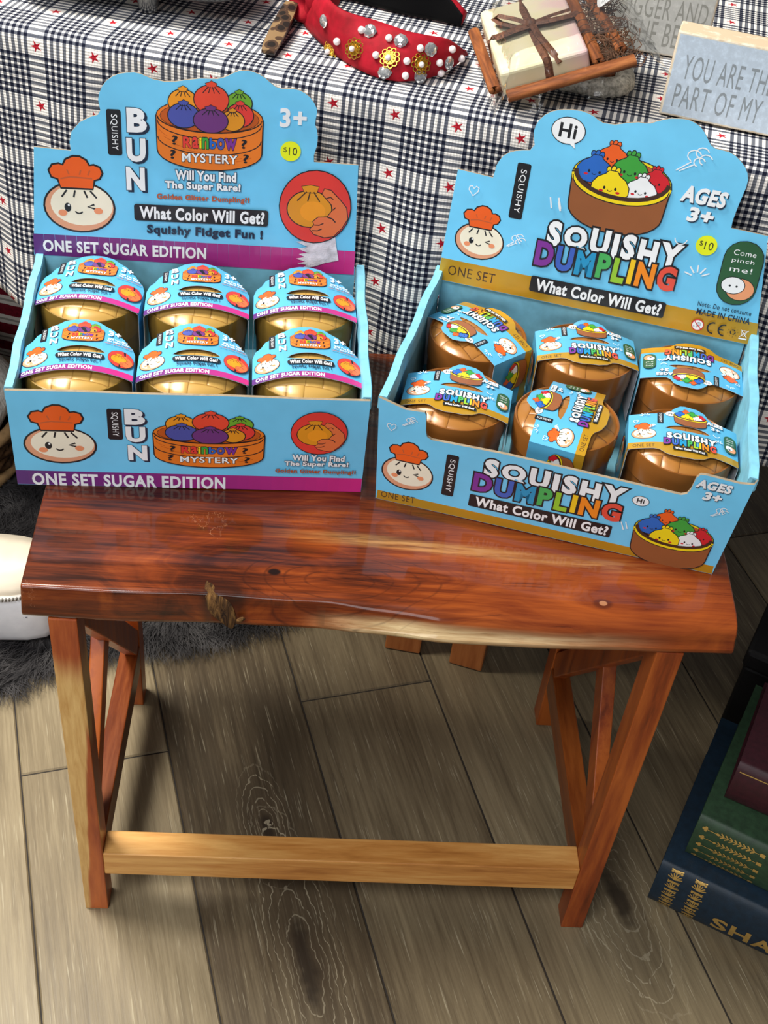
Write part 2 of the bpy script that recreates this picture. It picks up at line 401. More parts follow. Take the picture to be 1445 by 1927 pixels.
RAIN = ['l1', 'l2', 'l3', 'l4', 'l5', 'l6', 'l7', 'l8']
def art_title(A, x0, x1, ys, yd, h, lw=.06):
    A.letters('SQUISHY', x0 + (x1 - x0) * .06, x1 - (x1 - x0) * .01, ys, h, ['white'], .055, 'black', lw, lambda i: (0, -.06, .03, -.04, .05, -.05, .02)[i] * h, .24)
    A.letters('DUMPLING', x0, x1, yd, h, RAIN, .05, 'black', lw, lambda i: (.05, 0, -.03, .03, -.04, .02, 0, .03)[i] * h, .22)

# ------------------------------------------------------------------ materials
def wood(name, dark, mid, light, axis, seed=0.0, sap=None, rough=0.32, scale=1.0):
    """reddish acacia: long fibres along axis, broad figure, optional pale sapwood mask sap(m, x, y, z, noise)"""
    m = M(name, rough, 0.4, 0, 0.15)
    sc = {'X': (1.6, 16, 16), 'Y': (16, 1.6, 16), 'Z': (16, 16, 1.6)}[axis]
    v = m.coord('Object', tuple(q * scale for q in sc), (0, 0, 0), (seed, seed * 1.7, seed * .6))
    fine = m.noise(m.coord('Object', tuple(q * scale * 6 for q in sc), (0, 0, 0), (seed, seed, seed)), 1.6, 5, .65, .3)
    fig = m.noise(v, 1.1, 4, .5, 1.6)
    broad = m.noise(m.coord('Object', tuple(max(q * .22, 1.2) for q in sc), (0, 0, 0), (seed * 2, 0, seed)), 2.4, 3, .5, .6)
    fac = fig * .58 + fine * .34 + broad * .34
    c = m.ramp(fac, [(.40, dark), (.55, mid), (.72, light)])
    if sap:
        x, y, z = m.xyz(m.coord('Object'))
        msk = sap(m, x, y, z, fig + broad)
        pale = m.ramp(fine, [(.3, (196, 144, 76)), (.7, (236, 196, 126))])
        c = m.mix(msk, c, pale)
    m.color(c); m.bump(fine, .14, .0008); m.rough(fine * .25 + (rough - .1))
    return m.m
DK, MD, LT = (66, 22, 12), (142, 54, 22), (196, 92, 36)
wood_z = wood('acacia_upright', (70, 26, 10), (140, 60, 20), (180, 92, 32), 'Z', 3.1, None, .4)
wood_pale_z = wood('acacia_upright_sapwood', (92, 34, 16), (158, 70, 30), (196, 104, 48), 'Z', 5.7,
                   lambda m, x, y, z, n: ((x + .282) * -70.0 + z * 5.2 + n * 1.6 - 1.35).sm(0.0, .25) * (z * -1.0 + n * .08 + .36).sm(0, .05))
wood_y = wood('acacia_rail', (58, 24, 10), (112, 50, 18), (156, 82, 30), 'Y', 1.3)
wood_x = wood('acacia_stretcher', (150, 88, 36), (200, 136, 68), (232, 178, 104), 'X', 8.2)

def slab_material():
    m = M('acacia_slab', 0.3, 0.16, 0, 0.6); m.b.inputs['Coat Roughness'].default_value = .07
    x, y, z = m.xyz(m.coord('Object'))
    warp = m.noise(m.coord('Object', (3, 6, 6)), 1.5, 3, .5)
    # knots bend the grain
    def knot(kx, ky, rx, ry):
        dx = (x - kx) / rx; dy = (y - ky) / ry
        return (dx * dx + dy * dy).op('SQRT')
    k1 = knot(-.089, .042, .10, .035); k2 = knot(.205, .026, .10, .032); k3 = knot(-.129, .012, .07, .04); k4 = knot(.03, .04, .16, .03)
    kk = k1.mn(k2).mn(k3).mn(k4)
    swirl = (kk * -1.0 + 1.6).mx(0.0)
    cmb = m.n('ShaderNodeCombineXYZ')
    xs = x * 1.5; ys = y * 17.0 + warp * 2.6 + swirl * 1.6
    for i, q in enumerate((xs, ys, z * 17.0)): m.link(q.k, cmb.inputs[i])
    fig = m.noise(cmb.outputs[0], 1.1, 5, .55, .9)
    rings = ((kk * 5.0 + warp * 3.0).op('SINE') * .5 + .5) * (kk * -1.0 + 1.5).mx(0.0).mn(1.0)
    kc = knot(-.030, .036, .040, .0165) + (warp - .5) * 1.7
    kline = (((kc * 2.1).fract() - .5).abs() * -1.0 + .11).sm(0, .11) * (kc * -1.0 + 3.1).sm(0, 1.2) * kc.gt(.35)
    fine = m.noise(m.coord('Object', (10, 150, 150)), 1.2, 5, .65, .4)
    broad = m.noise(m.coord('Object', (7, 5, 5)), 1.0, 2, .5)
    streak = m.noise(m.coord('Object', (5, 210, 210), (0, 0, 0), (3, 1, 2)), 1.3, 4, .7, .5)
    fac = fig * .54 + fine * .30 + broad * .42 + rings * .07 + (streak - .5) * .22
    c = m.ramp(fac, [(.43, (22, 8, 4)), (.53, (58, 22, 8)), (.64, (108, 45, 13)), (.84, (168, 84, 27))])
    # pale streak of sapwood behind the middle, and the pale lip low on the front edge
    yc = y - 0.095 + (x + .13).mx(0.0) * .055 + (warp - .5) * .016
    st = (yc.abs() * -1.0 + .012).sm(0, .010) * (x + .12).sm(0, .16) * (x * -1.0 + .30).sm(0, .1) * fine.sm(.25, .6)
    lip = ((z * -1.0) + .4975 + (warp - .5) * .012).sm(0, .010) * (x + .07).sm(0, .09) * (x * -1.0 + .28).sm(0, .16) * (y * -1.0 + .03).sm(0, .01)
    pale = m.ramp(fine, [(.3, (140, 92, 44)), (.7, (204, 160, 98))])
    c = m.mix(st * .55, c, pale); c = m.mix(lip * .95, c, m.ramp(fine, [(.3, (170, 132, 84)), (.7, (240, 216, 166))]))
    dark = ((knot(-.089, .042, .006, .004) * -1.0) + 1.3).sm(0, .6).mx(((knot(.205, .026, .008, .005) * -1.0) + 1.4).sm(0, .6) * .7)
    c = m.mix(dark, c, (26, 10, 6)); c = m.mix(kline * fine.sm(.3, .6) * .5, c, (34, 11, 5))
    c = m.mix((knot(-.131, .010, .021, .022) * -1.0 + 1.15).sm(0, .5) * .75, c, (30, 12, 6))
    c = m.mix(((knot(.2055, .0265, .0042, .0032) * -1.0) + 1.0).sm(0, .3), c, (186, 132, 92))
    # scuffs
    sc = m.noise(m.coord('Object', (40, 14, 30)), 2.2, 3, .6, 2.5)
    scuff = (sc - .5).abs().lt(.004) * m.noise(m.coord('Object'), 12, 2).gt(.62)
    c = m.mix((x - .02).sm(0, .14) * .38, c, (104, 42, 24)); c = m.mix((streak.lt(.36)) * .35, c, (30, 10, 6))
    c = m.mix(scuff * .5, c, (206, 150, 110))
    m.color(c); m.bump(fine * .6 + fig * .5, .16, .0008)
    m.rough(fine * .2 + broad * .25 + .1)
    return m.m
wood_slab = slab_material()

FLOOR_KNOTS = ((-.0864, .1178, .008, .022), (.331, .036, .013, .036), (-.0345, -.0500, .011, .052))
def floor_material():
    m = M('oak_plank', 0.42, 0.4)
    at = m.n('ShaderNodeAttribute'); at.attribute_name = 'tone'; tone = m.xyz(at.outputs['Vector'])
    uv = m.n('ShaderNodeUVMap'); uv.uv_map = 'grain'
    mp = m.n('ShaderNodeMapping'); m.link(uv.outputs[0], mp.inputs[0]); mp.inputs['Scale'].default_value = (9, 1.0, 1)
    def nz(scx, scy, s, d, ro, di):
        q = m.n('ShaderNodeMapping'); m.link(uv.outputs[0], q.inputs[0]); q.inputs['Scale'].default_value = (scx, scy, 1)
        return m.noise(q.outputs[0], s, d, ro, di)
    fine = nz(190, 7, 1.0, 5, .7, .4); fig = nz(15, 1.3, 1.0, 4, .55, 1.5); blot = nz(7, 3, 1.0, 3, .5, .3)
    pores = nz(420, 14, 1.0, 2, .6, 0)
    cath = ((nz(7, .55, 1.0, 1, .4, .35) * 60.0).op('SINE') * .5 + .5)
    fac = fine * .40 + fig * .22 + blot * .22 + cath * .04 * tone[1] + tone[0] * .8 - .33
    c = m.ramp(fac, [(.18, (34, 27, 20)), (.42, (90, 77, 58)), (.62, (138, 123, 95)), (.85, (182, 166, 132))])
    c = m.mix((pores.sm(.60, .74)) * .42, c, (205, 194, 164))
    ox, oy, oz = m.xyz(m.coord('Object')); wob = m.noise(m.coord('Object'), 22, 3, .6); ca, sa = math.cos(R(105.4)), math.sin(R(105.4))
    for kx, ky, re, rd in FLOOR_KNOTS:
        e = ((ox - kx) * sa - (oy - ky) * ca) / re; d = ((ox - kx) * ca + (oy - ky) * sa) / rd
        r = (e * e + d * d).op('SQRT') + (wob - .5) * 2.2
        c = m.mix((r * -1.0 + 1.25).sm(0, .9) * .85, c, (26, 20, 15))
        ring = ((r * 1.35).fract() - .5).abs().lt(.055) * r.gt(.9) * (r * -1.0 + 4.6).sm(0, 1.5) * pores.gt(.42)
        c = m.mix(ring * .55, c, (190, 178, 150))
        c = m.mix((r * -1.0 + 4.0).sm(0, 3.0) * .35, c, (60, 48, 36))
    m.color(c); m.bump(fine + pores * .5, .25, .0006); m.rough(fine * .2 + .3)
    return m.m
floor_m = floor_material(); groove_m = plain('plank_groove', (44, 38, 32), .8)

def plaid_material():
    m = M('plaid_cotton', 0.85, 0.2)
    uv = m.n('ShaderNodeUVMap'); uv.uv_map = 'weave'
    u, v, _ = m.xyz(uv.outputs[0])
    def stripes(t):
        f = t.fract(); q = (f - .285) / .715 * 6.55
        on = f.gt(.285) * q.fract().lt(.55)
        edge = (q.lt(1.0) + q.gt(6.0)).mn(1.0)
        return on * (edge * .10 + .72), on * edge
    a, ea = stripes(u); b, eb = stripes(v)
    s = (a + b) * .5
    tw = ((u * 96.0 + v * 96.0).fract() - .5).abs() * .20
    s2 = (s - (s.gt(.05) * s.lt(.5)) * tw * 1.0)
    c = m.ramp(s2, [(0.0, (238, 233, 226)), (.26, (118, 120, 126)), (.42, (66, 72, 88)), (.70, (12, 17, 38))])
    # five-pointed star woven in the middle of every plain square
    fu = u.fract() - .15; fv = v.fract() - .15
    r = (fu * fu + fv * fv).op('SQRT'); ang = fu.op('ARCTAN2', fv) / (2 * math.pi / 5) + .30
    ph = ((ang + 5.5).fract() - .5).abs() * (2 * math.pi / 5)          # 0 at a tip .. 36 deg
    px = r * ph.op('COSINE'); py = r * ph.op('SINE')
    Rt, Ri = .108, .038
    ix, iy = Ri * math.cos(math.pi / 5), Ri * math.sin(math.pi / 5)
    cross = (px - Rt) * iy - py * (ix - Rt)
    star = cross.lt(0.0)
    fuzz = m.noise(uv.outputs[0], 60, 2)
    c = m.mix(star, c, m.ramp(fuzz, [(.3, (150, 18, 34)), (.7, (196, 34, 50))]))
    m.color(c)
    wv = ((u * 130.0).op('SINE') + (v * 130.0).op('SINE'))
    m.bump(wv + m.noise(uv.outputs[0], 14, 3) * 3.0, .25, .0006)
    return m.m
plaid_m = plaid_material()

def weave_plastic(name, c, dark, t=.0165, gloss=.25):
    m = M(name, gloss + .06, 0.5, 0.06, 0.2)
    x, y, z = m.xyz(m.coord('Object', (1, 1, 1), (0, 0, .08)))
    a = x / t; b = y / t
    # flat strips: every strip passes over two and under two
    k = (a.floor() + b.floor() * 2.0) / 4.0
    over = k.fract().lt(.5)
    fa = (a.fract() - .5).abs() * 2.0; fb = (b.fract() - .5).abs() * 2.0
    h = (fa * fa * fa * fa).inv() * over * .9 + (fb * fb * fb * fb).inv() * over.inv() * .75
    tilt = (a.fract() - .5) * over * .5 + (b.fract() - .5) * over.inv() * .5
    m.color(m.mix(h.sm(.0, .5), dark, c)); m.bump(h * .8 + tilt, .5, .0022)
    return m.m
gold_lid = weave_plastic('gold_weave', (186, 148, 78), (146, 108, 50)); tan_lid = weave_plastic('bronze_weave', (162, 108, 48), (116, 70, 28))
def plastic(name, c, rough=.3):
    m = M(name, rough, .5, .15, .3); n = m.noise(m.coord('Object', (1, 1, 4)), 9, 3)
    m.color(m.ramp(n, [(.3, tuple(q * .9 for q in c)), (.7, c)])); m.bump(m.noise(m.coord('Object', (1, 1, 6)), 30, 2), .05, .001); return m.m
gold_p = plastic('gold_plastic', (140, 110, 46)); tan_p = plastic('bronze_plastic', (150, 92, 38))
card_in = plain('carton_inside', (124, 190, 214), .6, .3, bump=.05); card_edge = plain('corrugated_edge', (150, 134, 112), .9, .1, bump=.4, bscale=900)
card_blue = ink('sky')

# ------------------------------------------------------------------ setting: plank floor
PA = R(105.4); PD = Vector((math.cos(PA), math.sin(PA), 0)); PE = Vector((math.sin(PA), -math.cos(PA), 0))
def build_floor():
    mb = MB(); tones = []; uvs = []
    seams = {0: [.272], 2: [.3155], 6: [.50], 1: [-.55], 3: [-.35], 4: [.66], 5: [-.62], -1: [-.25], 7: [.1]}
    special = {0: .64, 1: .37, 2: .50, 3: .55, 4: .52, 5: .50, -1: .66}
    rnd = random.Random(3)
    for k in range(-9, 12):
        e0 = -.330 + .1805 * k; e1 = e0 + .1805; g = .0009
        s0 = seams.get(k, [rnd.uniform(-.6, .6)])[0]
        cuts = [s0 - 1.22, s0, s0 + 1.22, s0 + 2.44]
        cuts = [-1.6] + [c for c in cuts if -1.5 < c < 3.2] + [3.3]
        for a, b in zip(cuts[:-1], cuts[1:]):
            tn = special.get(k, rnd.uniform(.42, .62)) + rnd.uniform(-.02, .02)
            u0, v0 = rnd.uniform(0, 40), rnd.uniform(0, 40)
            E0, E1, A0, B0 = e0 + g, e1 - g, a + g, b - g; c = .0016
            def P(e, d, z): q = PE * e + PD * d; return (q.x, q.y, z)
            vs = [P(E0, A0, -.002), P(E1, A0, -.002), P(E1, B0, -.002), P(E0, B0, -.002), P(E0 + c, A0 + c, 0), P(E1 - c, A0 + c, 0), P(E1 - c, B0 - c, 0), P(E0 + c, B0 - c, 0)]
            fs = [(4, 5, 6, 7), (0, 1, 5, 4), (1, 2, 6, 5), (2, 3, 7, 6), (3, 0, 4, 7)]
            mb.add(vs, fs, floor_m)
            ed = [(E0, A0), (E1, A0), (E1, B0), (E0, B0), (E0, A0), (E1, A0), (E1, B0), (E0, B0)]
            for f in fs:
                for i in f: uvs.append((ed[i][0] + u0, ed[i][1] + v0)); tones.append((tn, 1.0 if k in (1, 3) else .25, 0))
    q = [PE * e + PD * d for e, d in ((-2.2, -1.6), (1.9, -1.6), (1.9, 3.3), (-2.2, 3.3))]
    mb.add([(p.x, p.y, -.002) for p in q] + [(p.x, p.y, -.03) for p in q], [(0, 1, 2, 3), (7, 6, 5, 4), (0, 4, 5, 1), (1, 5, 6, 2), (2, 6, 7, 3), (3, 7, 4, 0)], groove_m)
    uvs += [(0, 0)] * 24; tones += [(.3, 0, 0)] * 24
    o = mb.build('floor', fix=False)
    l = o.data.uv_layers.new(name='grain'); l.data.foreach_set('uv', [q for p in uvs for q in p])
    t = o.data.attributes.new('tone', 'FLOAT_VECTOR', 'CORNER'); t.data.foreach_set('vector', [q for p in tones for q in p])
    tag(o, kind='structure')
build_floor()

# ------------------------------------------------------------------ cloth-covered table behind
TY = R(-14); TU = Vector((math.cos(TY), math.sin(TY), 0)); TN = Vector((-math.sin(TY), math.cos(TY), 0)); TP = Vector((.124, .398, 0))
def tab(u, n, z): p = TP + TU * u + TN * n; return Vector((p.x, p.y, z))
def build_table():
    t = thing('display_table', 'wooden display table hidden under the plaid star tablecloth, its posts showing below the bench', 'table', tab(0, .3, 0), TY)
    def L(u, n, z): return (u, n - .3, z)
    mb = MB(); mb.box(L(-.35, .325, .760), (2.44, .60, .026)); mb.build('tabletop', t, mat=wood_y, bevel=.003)
    ra = [(-.044, .000, .049, R(5)), (.045, -.002, .046, R(-3)), (-.044, .56, .049, 0), (.045, .56, .046, 0), (-1.48, .06, .05, 0), (.78, .06, .05, 0), (-1.48, .58, .05, 0), (.78, .58, .05, 0)]
    for u, n, w, a in ra:
        mb = MB(); mb.box((0, w / 2, .3735), (w, w, .747)); o = mb.build('leg', t, mat=post_m, bevel=.002)
        o.location = L(u, n, .001 if n < .01 else 0); o.rotation_euler = (R(-3.8) if n < .01 else 0, 0, a)
    mb = MB(); mb.box(L(-.35, .32, .70), (2.2, .03, .09)); mb.build('apron', t, mat=post_m, bevel=.002)
post_m = wood('pine_post', (120, 62, 26), (164, 92, 42), (190, 116, 60), 'Z', 4.4)
build_table()
def build_cloth():
    P = .0636; zt = .777; hem = .44; nu = 310
    prof = []                    # (n, z, arc length from hem, 1 = drop weight)
    rr = .014
    for i in range(37): z = hem + (zt - rr - hem) * i / 36; prof.append((.012, z, z - hem, 1 - i / 36))
    s = prof[-1][2]
    for i in range(1, 9): a = R(90 * i / 8); prof.append((.012 + rr * (1 - math.cos(a)), zt - rr + rr * math.sin(a), s + rr * a, 0))
    s = prof[-1][2]
    for i in range(1, 37): n = .026 + .60 * i / 36; prof.append((n, zt, s + n - .026, -1))
    v = []; uv = []; f = []
    for i in range(nu + 1):
        u = -1.60 + 2.50 * i / nu
        for n, z, sl, w in prof:
            dn = 0; dz = 0; du = 0
            if w >= 0:
                k = w ** .8
                dn = -k * (.004 + .015 * math.sin((u + .165 + .05 * w) * 30 - 1.57) + .006 * math.sin(u * 67 + 1.3)) * .95
                if 0 < w: dn = min(dn, .010)
                du = k * .006 * math.sin(u * 23 + 2)
                dz = .006 * w * math.sin(u * 9 + 1)
                if w > .2 and u > -.03 and u < .35: dn = dn * .5
            else:
                dz = .0012 * max(0, math.sin(u * 31 + n * 22) * math.sin(u * 13 - n * 35)) * min(1, (n - .026) * 12)
                if u > .22 and n > .12: dz += .004 * max(0, math.sin(u * 60 + n * 26)) * min(1, (n - .12) * 8) * min(1, (u - .22) * 20)
            q = tab(u + du, n + dn, z + dz); v.append((q.x, q.y, q.z))
            uv.append(((u + .0128) / P, (sl + .0085) / P))
    n = len(prof)
    for i in range(nu):
        for j in range(n - 1): f.append((i * n + j, (i + 1) * n + j, (i + 1) * n + j + 1, i * n + j + 1))
    mb = MB(); mb.add(v, f, plaid_m); o = mb.build('tablecloth', smooth=1, fix=False)
    l = o.data.uv_layers.new(name='weave')
    for lp in o.data.loops: l.data[lp.index].uv = uv[lp.vertex_index]
    md = o.modifiers.new('cloth', 'SOLIDIFY'); md.thickness = .0012; md.offset = -1
    tag(o, 'navy and white plaid tablecloth with small red stars over the table', 'tablecloth')
build_cloth()

# ------------------------------------------------------------------ bench
def build_bench():
    t = thing('wooden_bench', 'live-edge reddish acacia bench carrying the two blue display boxes', 'bench')
    # slab
    fb = [(-.31, .0), (-.23, -.001), (-.14, .003), (-.05, .0035), (.0, .0), (.07, -.006), (.143, -.006), (.24, -.003), (.33, .0)]
    def interp(tb, x):
        for (a, p), (b, q) in zip(tb[:-1], tb[1:]):
            if x <= b: k = max(0, (x - a) / (b - a)); k = k * k * (3 - 2 * k); return p + (q - p) * k
        return tb[-1][1]
    rad = [(-.31, .003), (-.14, .004), (-.05, .007), (.02, .014), (.1, .020), (.2, .022), (.33, .017)]
    lean = [(-.31, .008), (-.1, .009), (.0, .012), (.1, .014), (.33, .010)]
    rings = []; nx = 72; zb = .4755; zt = .508
    for i in range(nx + 1):
        s = i / nx; x = -.3045 + .631 * s
        y0 = interp(fb, x); r = interp(rad, x); ln = interp(lean, x)
        yb = .397 - max(0, x - .02) * .235 + .003 * math.sin(x * 30)
        sec = [(y0 + .004, zb), (y0 + .001, zb + .0025), (y0, zb + .006)]
        za = zt - r
        for k in range(9):
            a = R(90 * k / 8); sec.append((y0 + ln * (za - zb) / .0325 + r * 1.3 * (1 - math.cos(a)), za + r * math.sin(a)))
        for k in range(1, 8): sec.append((y0 + .05 + (yb - .02 - y0 - .05) * k / 7, zt))
        sec += [(yb - .006, zt - .002), (yb, zt - .008), (yb - .004, zb + .006), (yb - .014, zb)]
        def xe(y):      # slightly raking sawn ends
            if s < .5: return x - .003 * (1 - 2 * s) * min(1, max(0, y - .01) / .12) - .0
            return x + (2 * s - 1) * (.006 * min(1, max(0, y - .02) / .08))
        rings.append([(xe(y), y, z + .0006 * math.sin(x * 23 + y * 9) * (z > .49)) for y, z in sec])
    mb = MB(); mb.loft(rings); o = mb.build('seat_slab', t, smooth=35, mat=wood_slab, bevel=.0015)
    # bark pocket
    bark = M('bark', .85, .2); bn = bark.noise(bark.coord('Object', (40, 14, 10), (0, 0, .5)), 5, 6, .7, 1.0)
    bark.color(bark.ramp(bn, [(.34, (22, 13, 8)), (.5, (78, 52, 27)), (.68, (132, 96, 52))])); bark.bump(bn, .9, .004)
    mb = MB(); g = []
    cl = [(-.1440, .026, .5082), (-.1400, .017, .5070), (-.1350, .0098, .5010), (-.1320, .0060, .4930), (-.1280, .0025, .4840), (-.1250, .001, .4790)]
    wd = [.003, .0085, .0115, .0125, .0105, .004]
    for (x, y, z), w in zip(cl, wd):
        row = []
        for k in range(9):
            q = k / 8 * 2 - 1; row.append((x + q * w + random.uniform(-1, 1) * .0012, y - .0022 * (1 - q * q) - .0012 + random.uniform(-1, 1) * .0006, z + .0018 * (1 - q * q) * (1 if y > .008 else .2) - q * .002))
        g.append(row)
    mb.loft(g, closed=False, caps=False)
    mb.tube([(-.119, -.0005, .487), (-.1165, -.0015, .4885), (-.113, -.0005, .4905), (-.1115, .001, .4885)], [.0014, .0025, .0022, .001], None, 8)
    b = mb.build('bark_pocket', o, smooth=1, mat=bark.m); md = b.modifiers.new('s', 'SUBSURF'); md.levels = 2; md.render_levels = 2
    b['label'] = 'rough bark pocket in the front edge'
    # end frames
    for sx, m_leg in ((-1, wood_pale_z), (1, wood_z)):
        xc = .27 * sx
        mb = MB(); mb.box((xc, .014, .2378), (.0252, .028, .4755)); mb.build('leg', t, mat=m_leg, bevel=.0012)
        mb = MB(); mb.box((xc, .306, .2378), (.0252, .028, .4755)); mb.build('leg', t, mat=wood_z, bevel=.0012)
        mb = MB(); mb.box((xc - sx * .001, .16, .095), (.0225, .264, .040)); mb.build('side_rail', t, mat=wood_y, bevel=.0012)
        for a, b, dx in (((.030, .122), (.290, .462), .0036), ((.290, .122), (.030, .462), -.0036)):
            p = Vector((xc + dx * sx, a[0], a[1])); q = Vector((xc + dx * sx, b[0], b[1])); d = (q - p)
            rot = d.to_track_quat('Z', 'X').to_matrix()
            mb = MB(); mb.box((p + q) / 2, (.0152, .030, d.length), None, Matrix.Rotation(math.atan2(-(b[0] - a[0]), b[1] - a[1]), 3, 'X'))
            mb.build('cross_brace', t, mat=wood_z, bevel=.0012)
    mb = MB()
    mb.hexa([(-.2574, .001, .0708), (.2574, .001, .0788), (.2574, .031, .0788), (-.2574, .031, .0708), (-.2574, .001, .1090), (.2574, .001, .1185), (.2574, .031, .1185), (-.2574, .031, .1090)])
    mb.build('stretcher', t, mat=wood_x, bevel=.0012)
build_bench()

# ------------------------------------------------------------------ toy steamers with printed sleeves
def make_steamer(name, lidm, bodym, lid_h, label_art, outline, hole, arch, hw, base_col, up=0.0):
    """round lidded toy steamer, radius 49.5 mm, with a card sleeve over the lid"""
    root = thing(name, 'x', 'toy')
    mb = MB(); mb.lathe([(.0005, 0), (.0445, 0), (.0462, .0015), (.0478, .056 + up * .7), (.0482, .058 + up * .7), (.0005, .058 + up * .7)], bodym, 64); mb.build('base', root, smooth=35)
    mb = MB(); mb.lathe([(.0482, .0582 + up * .7), (.0490, .0585 + up * .7), (.0497, .083 + up), (.0493, .0846 + up), (.0482, .0849 + up), (.0474, .0842 + up), (.0470, .0828 + up)], bodym, 64)
    pr = [(.0470, .0828 + up)]
    for i in range(1, 15): r = .0470 * (1 - i / 14) + .0003; pr.append((r, .0828 + up + lid_h * (1 - (r / .047) ** 2) ** .8 * .9 + .0006))
    mb.lathe(pr, lidm, 64); mb.build('lid', root, smooth=50)
    # sleeve: flat over the lid in x, folded down both sides
    zend, H = arch
    cuts = [-hw - 84, -hw] + [-hw + 2 * hw * i / 14 for i in range(1, 14)] + [hw, hw + 84]
    def fn(x, y, z):
        q = max(-hw, min(hw, x)); h = zend + H * (1 - (q / hw) ** 2)
        if abs(x) <= hw: return (x / 1000 - z / 1000 * (-2 * H * q / hw ** 2) * 1, y / 1000, (h + z) / 1000)
        s = 1 if x > 0 else -1
        return (s * (hw + z) / 1000, y / 1000, (zend - (abs(x) - hw)) / 1000)
    mb = MB()
    V = [Vector((x, y, 0)) for x, y in outline]; Hh = [Vector((x, y, 0)) for x, y in hole]
    tri = tessellate_polygon([V, Hh]); pts = outline + hole
    base = Art(); base.items.append((pts, [tuple(q) for q in tri], base_col, 0)); base.emit(mb, fn, ink, cuts)
    back = Art(); back.items.append((pts, [tuple(q)[::-1] for q in tri], 'paper', -35)); back.emit(mb, fn, ink, cuts)
    # cut edge of the card
    for loop in (outline, hole):
        for (xa, ya), (xb, yb) in zip(loop, loop[1:] + loop[:1]):
            if abs(xa) > hw and abs(xb) > hw and ya != yb: continue
            n = max(1, int(abs(xb - xa) / 4)); 
            for i in range(n):
                p = [(xa + (xb - xa) * q, ya + (yb - ya) * q) for q in (i / n, (i + 1) / n)]
                mb.add([fn(*p[0], 0), fn(*p[1], 0), fn(*p[1], -.4), fn(*p[0], -.4)], [(0, 1, 2, 3)], ink('paper'))
    label_art.emit(mb, fn, ink, cuts, .009)
    mb.build('label_sleeve', root, fix=False)
    return root

def copy_tree(o, parent=None):
    c = o.copy(); COL.objects.link(c)
    if parent: c.parent = parent
    for ch in list(o.children): copy_tree(ch, c)
    return c

HW = 50.6
def lens(cx, cy, w, h, n=10): return [(cx - w + 2 * w * i / n, cy + h * (1 - (2 * i / n - 1) ** 2) ** .6) for i in range(n + 1)] + [(cx + w - 2 * w * i / n, cy - .45 * h * (1 - (2 * i / n - 1) ** 2) ** .6) for i in range(1, n)]
# bun label
A = Art()
for i in range(NB):
    x0 = -HW - .2 + (2 * HW + .4) * i / NB; A.poly([(x0, -30), (x0 + (2 * HW + .4) / NB, -30), (x0 + (2 * HW + .4) / NB, -21.8), (x0, -21.8)], 'band%d' % i)
A.text('ONE SET SUGAR EDITION', -16, -25.8, 62, 5.0, 'white', .035)
art_chef(A, -37, -8, 11, .82, 1.12); art_badge(A, -32.5, 28, 5.5, 20)
for q, y in (('B', 36.5), ('U', 26), ('N', 15.5)): A.text(q, -23.5 + (.8 if q == 'N' else 0), y, 6.0, 7.2, 'white', .035, 0, None, 0, 'navy')
art_steamer(A, 3, 32, 18.5, 1.0)
A.text('3+', 31, 30.5, 10.5, 7.4, 'white', .035)
A.text('Will You Find', 34, 21.5, 17, 2.8, 'white', .035); A.text('The Super Rare!', 34.5, 18.0, 20, 2.8, 'white', .035); A.text('Golden Glitter Dumpling?!', 35, 14.6, 24, 2.0, 'rust', .03)
A.rrect(3, -8.6, 43, 7.8, 3.6, 'black'); A.text('What Color Will Get?', 3, -8.6, 38, 5.0, 'white', .035)
A.text('Squishy Fidget Fun !', 3.5, -16.4, 36, 5.0, 'navy', .03)
art_squeeze(A, 38.5, -5.5, 11, 1.12)
SD = 62
bun_out = [(-HW - SD, -30), (HW + SD, -30), (HW + SD, 8), (HW, 10), (48, 18), (44, 21.5), (40, 28), (35, 31.5), (30, 38), (23, 41.5), (16, 46.5), (6, 49), (-5, 49), (-15, 47), (-21, 43), (-29, 39.5), (-34, 33.5), (-39, 31), (-43, 23.5), (-48, 20), (-HW, 11), (-HW - SD, 8)]
STEAM_L = make_steamer('toy_steamer', gold_lid, gold_p, .0125, A, bun_out, lens(3, 0.6, 22, 7), (100, 12.5), HW, 'lsky', .0142)
# dumpling label
A = Art()
gb = [(-HW - SD, -27), (-28, -27), (-23, -28.5), (-17, -34), (-8, -37), (8, -37), (17, -34), (23, -28.5), (28, -27), (HW + SD, -27)]
A.poly(gb + [(HW + SD, -18), (-HW - SD, -18)], 'mustard')
A.text('ONE SET', -37, -22.6, 19, 4.2, 'choc', .0)
art_chef(A, -37, -5, 10.5, .74); art_badge(A, -22.5, 19, 5.6, 17)
A.ell(-13, 26, 5, 3.6, 'white', 'black', .3); A.text('Hi', -13, 26, 4.2, 3.2, 'black', .03)
art_pot(A, 5, 25, 15.5, .85)
art_title(A, -19, 28, -8, -17.2, 8.2, .07)
A.rrect(4, -26.4, 31, 4.6, .6, 'black'); A.text('What Color Will Get?', 4, -26.4, 27, 2.8, 'white', .035)
A.text('AGES', 28, 21, 15, 4.6, 'white', .05, 0, None, 0, 'navy'); A.text('3+', 28.5, 14.5, 7.5, 4.4, 'white', .05, 0, None, 0, 'navy')
art_pill(A, 42.3, -1, 11.5, 25)
A.arc(29, 6, 3, 3, 190, 350, .6, 'white'); art_rays(A, 31, -5, 4.5, .7); art_heart(A, -44, 12, 2.4, .5); art_rays(A, -36, 20, 5, .6); art_burst(A, -30, 5, 3, .4)
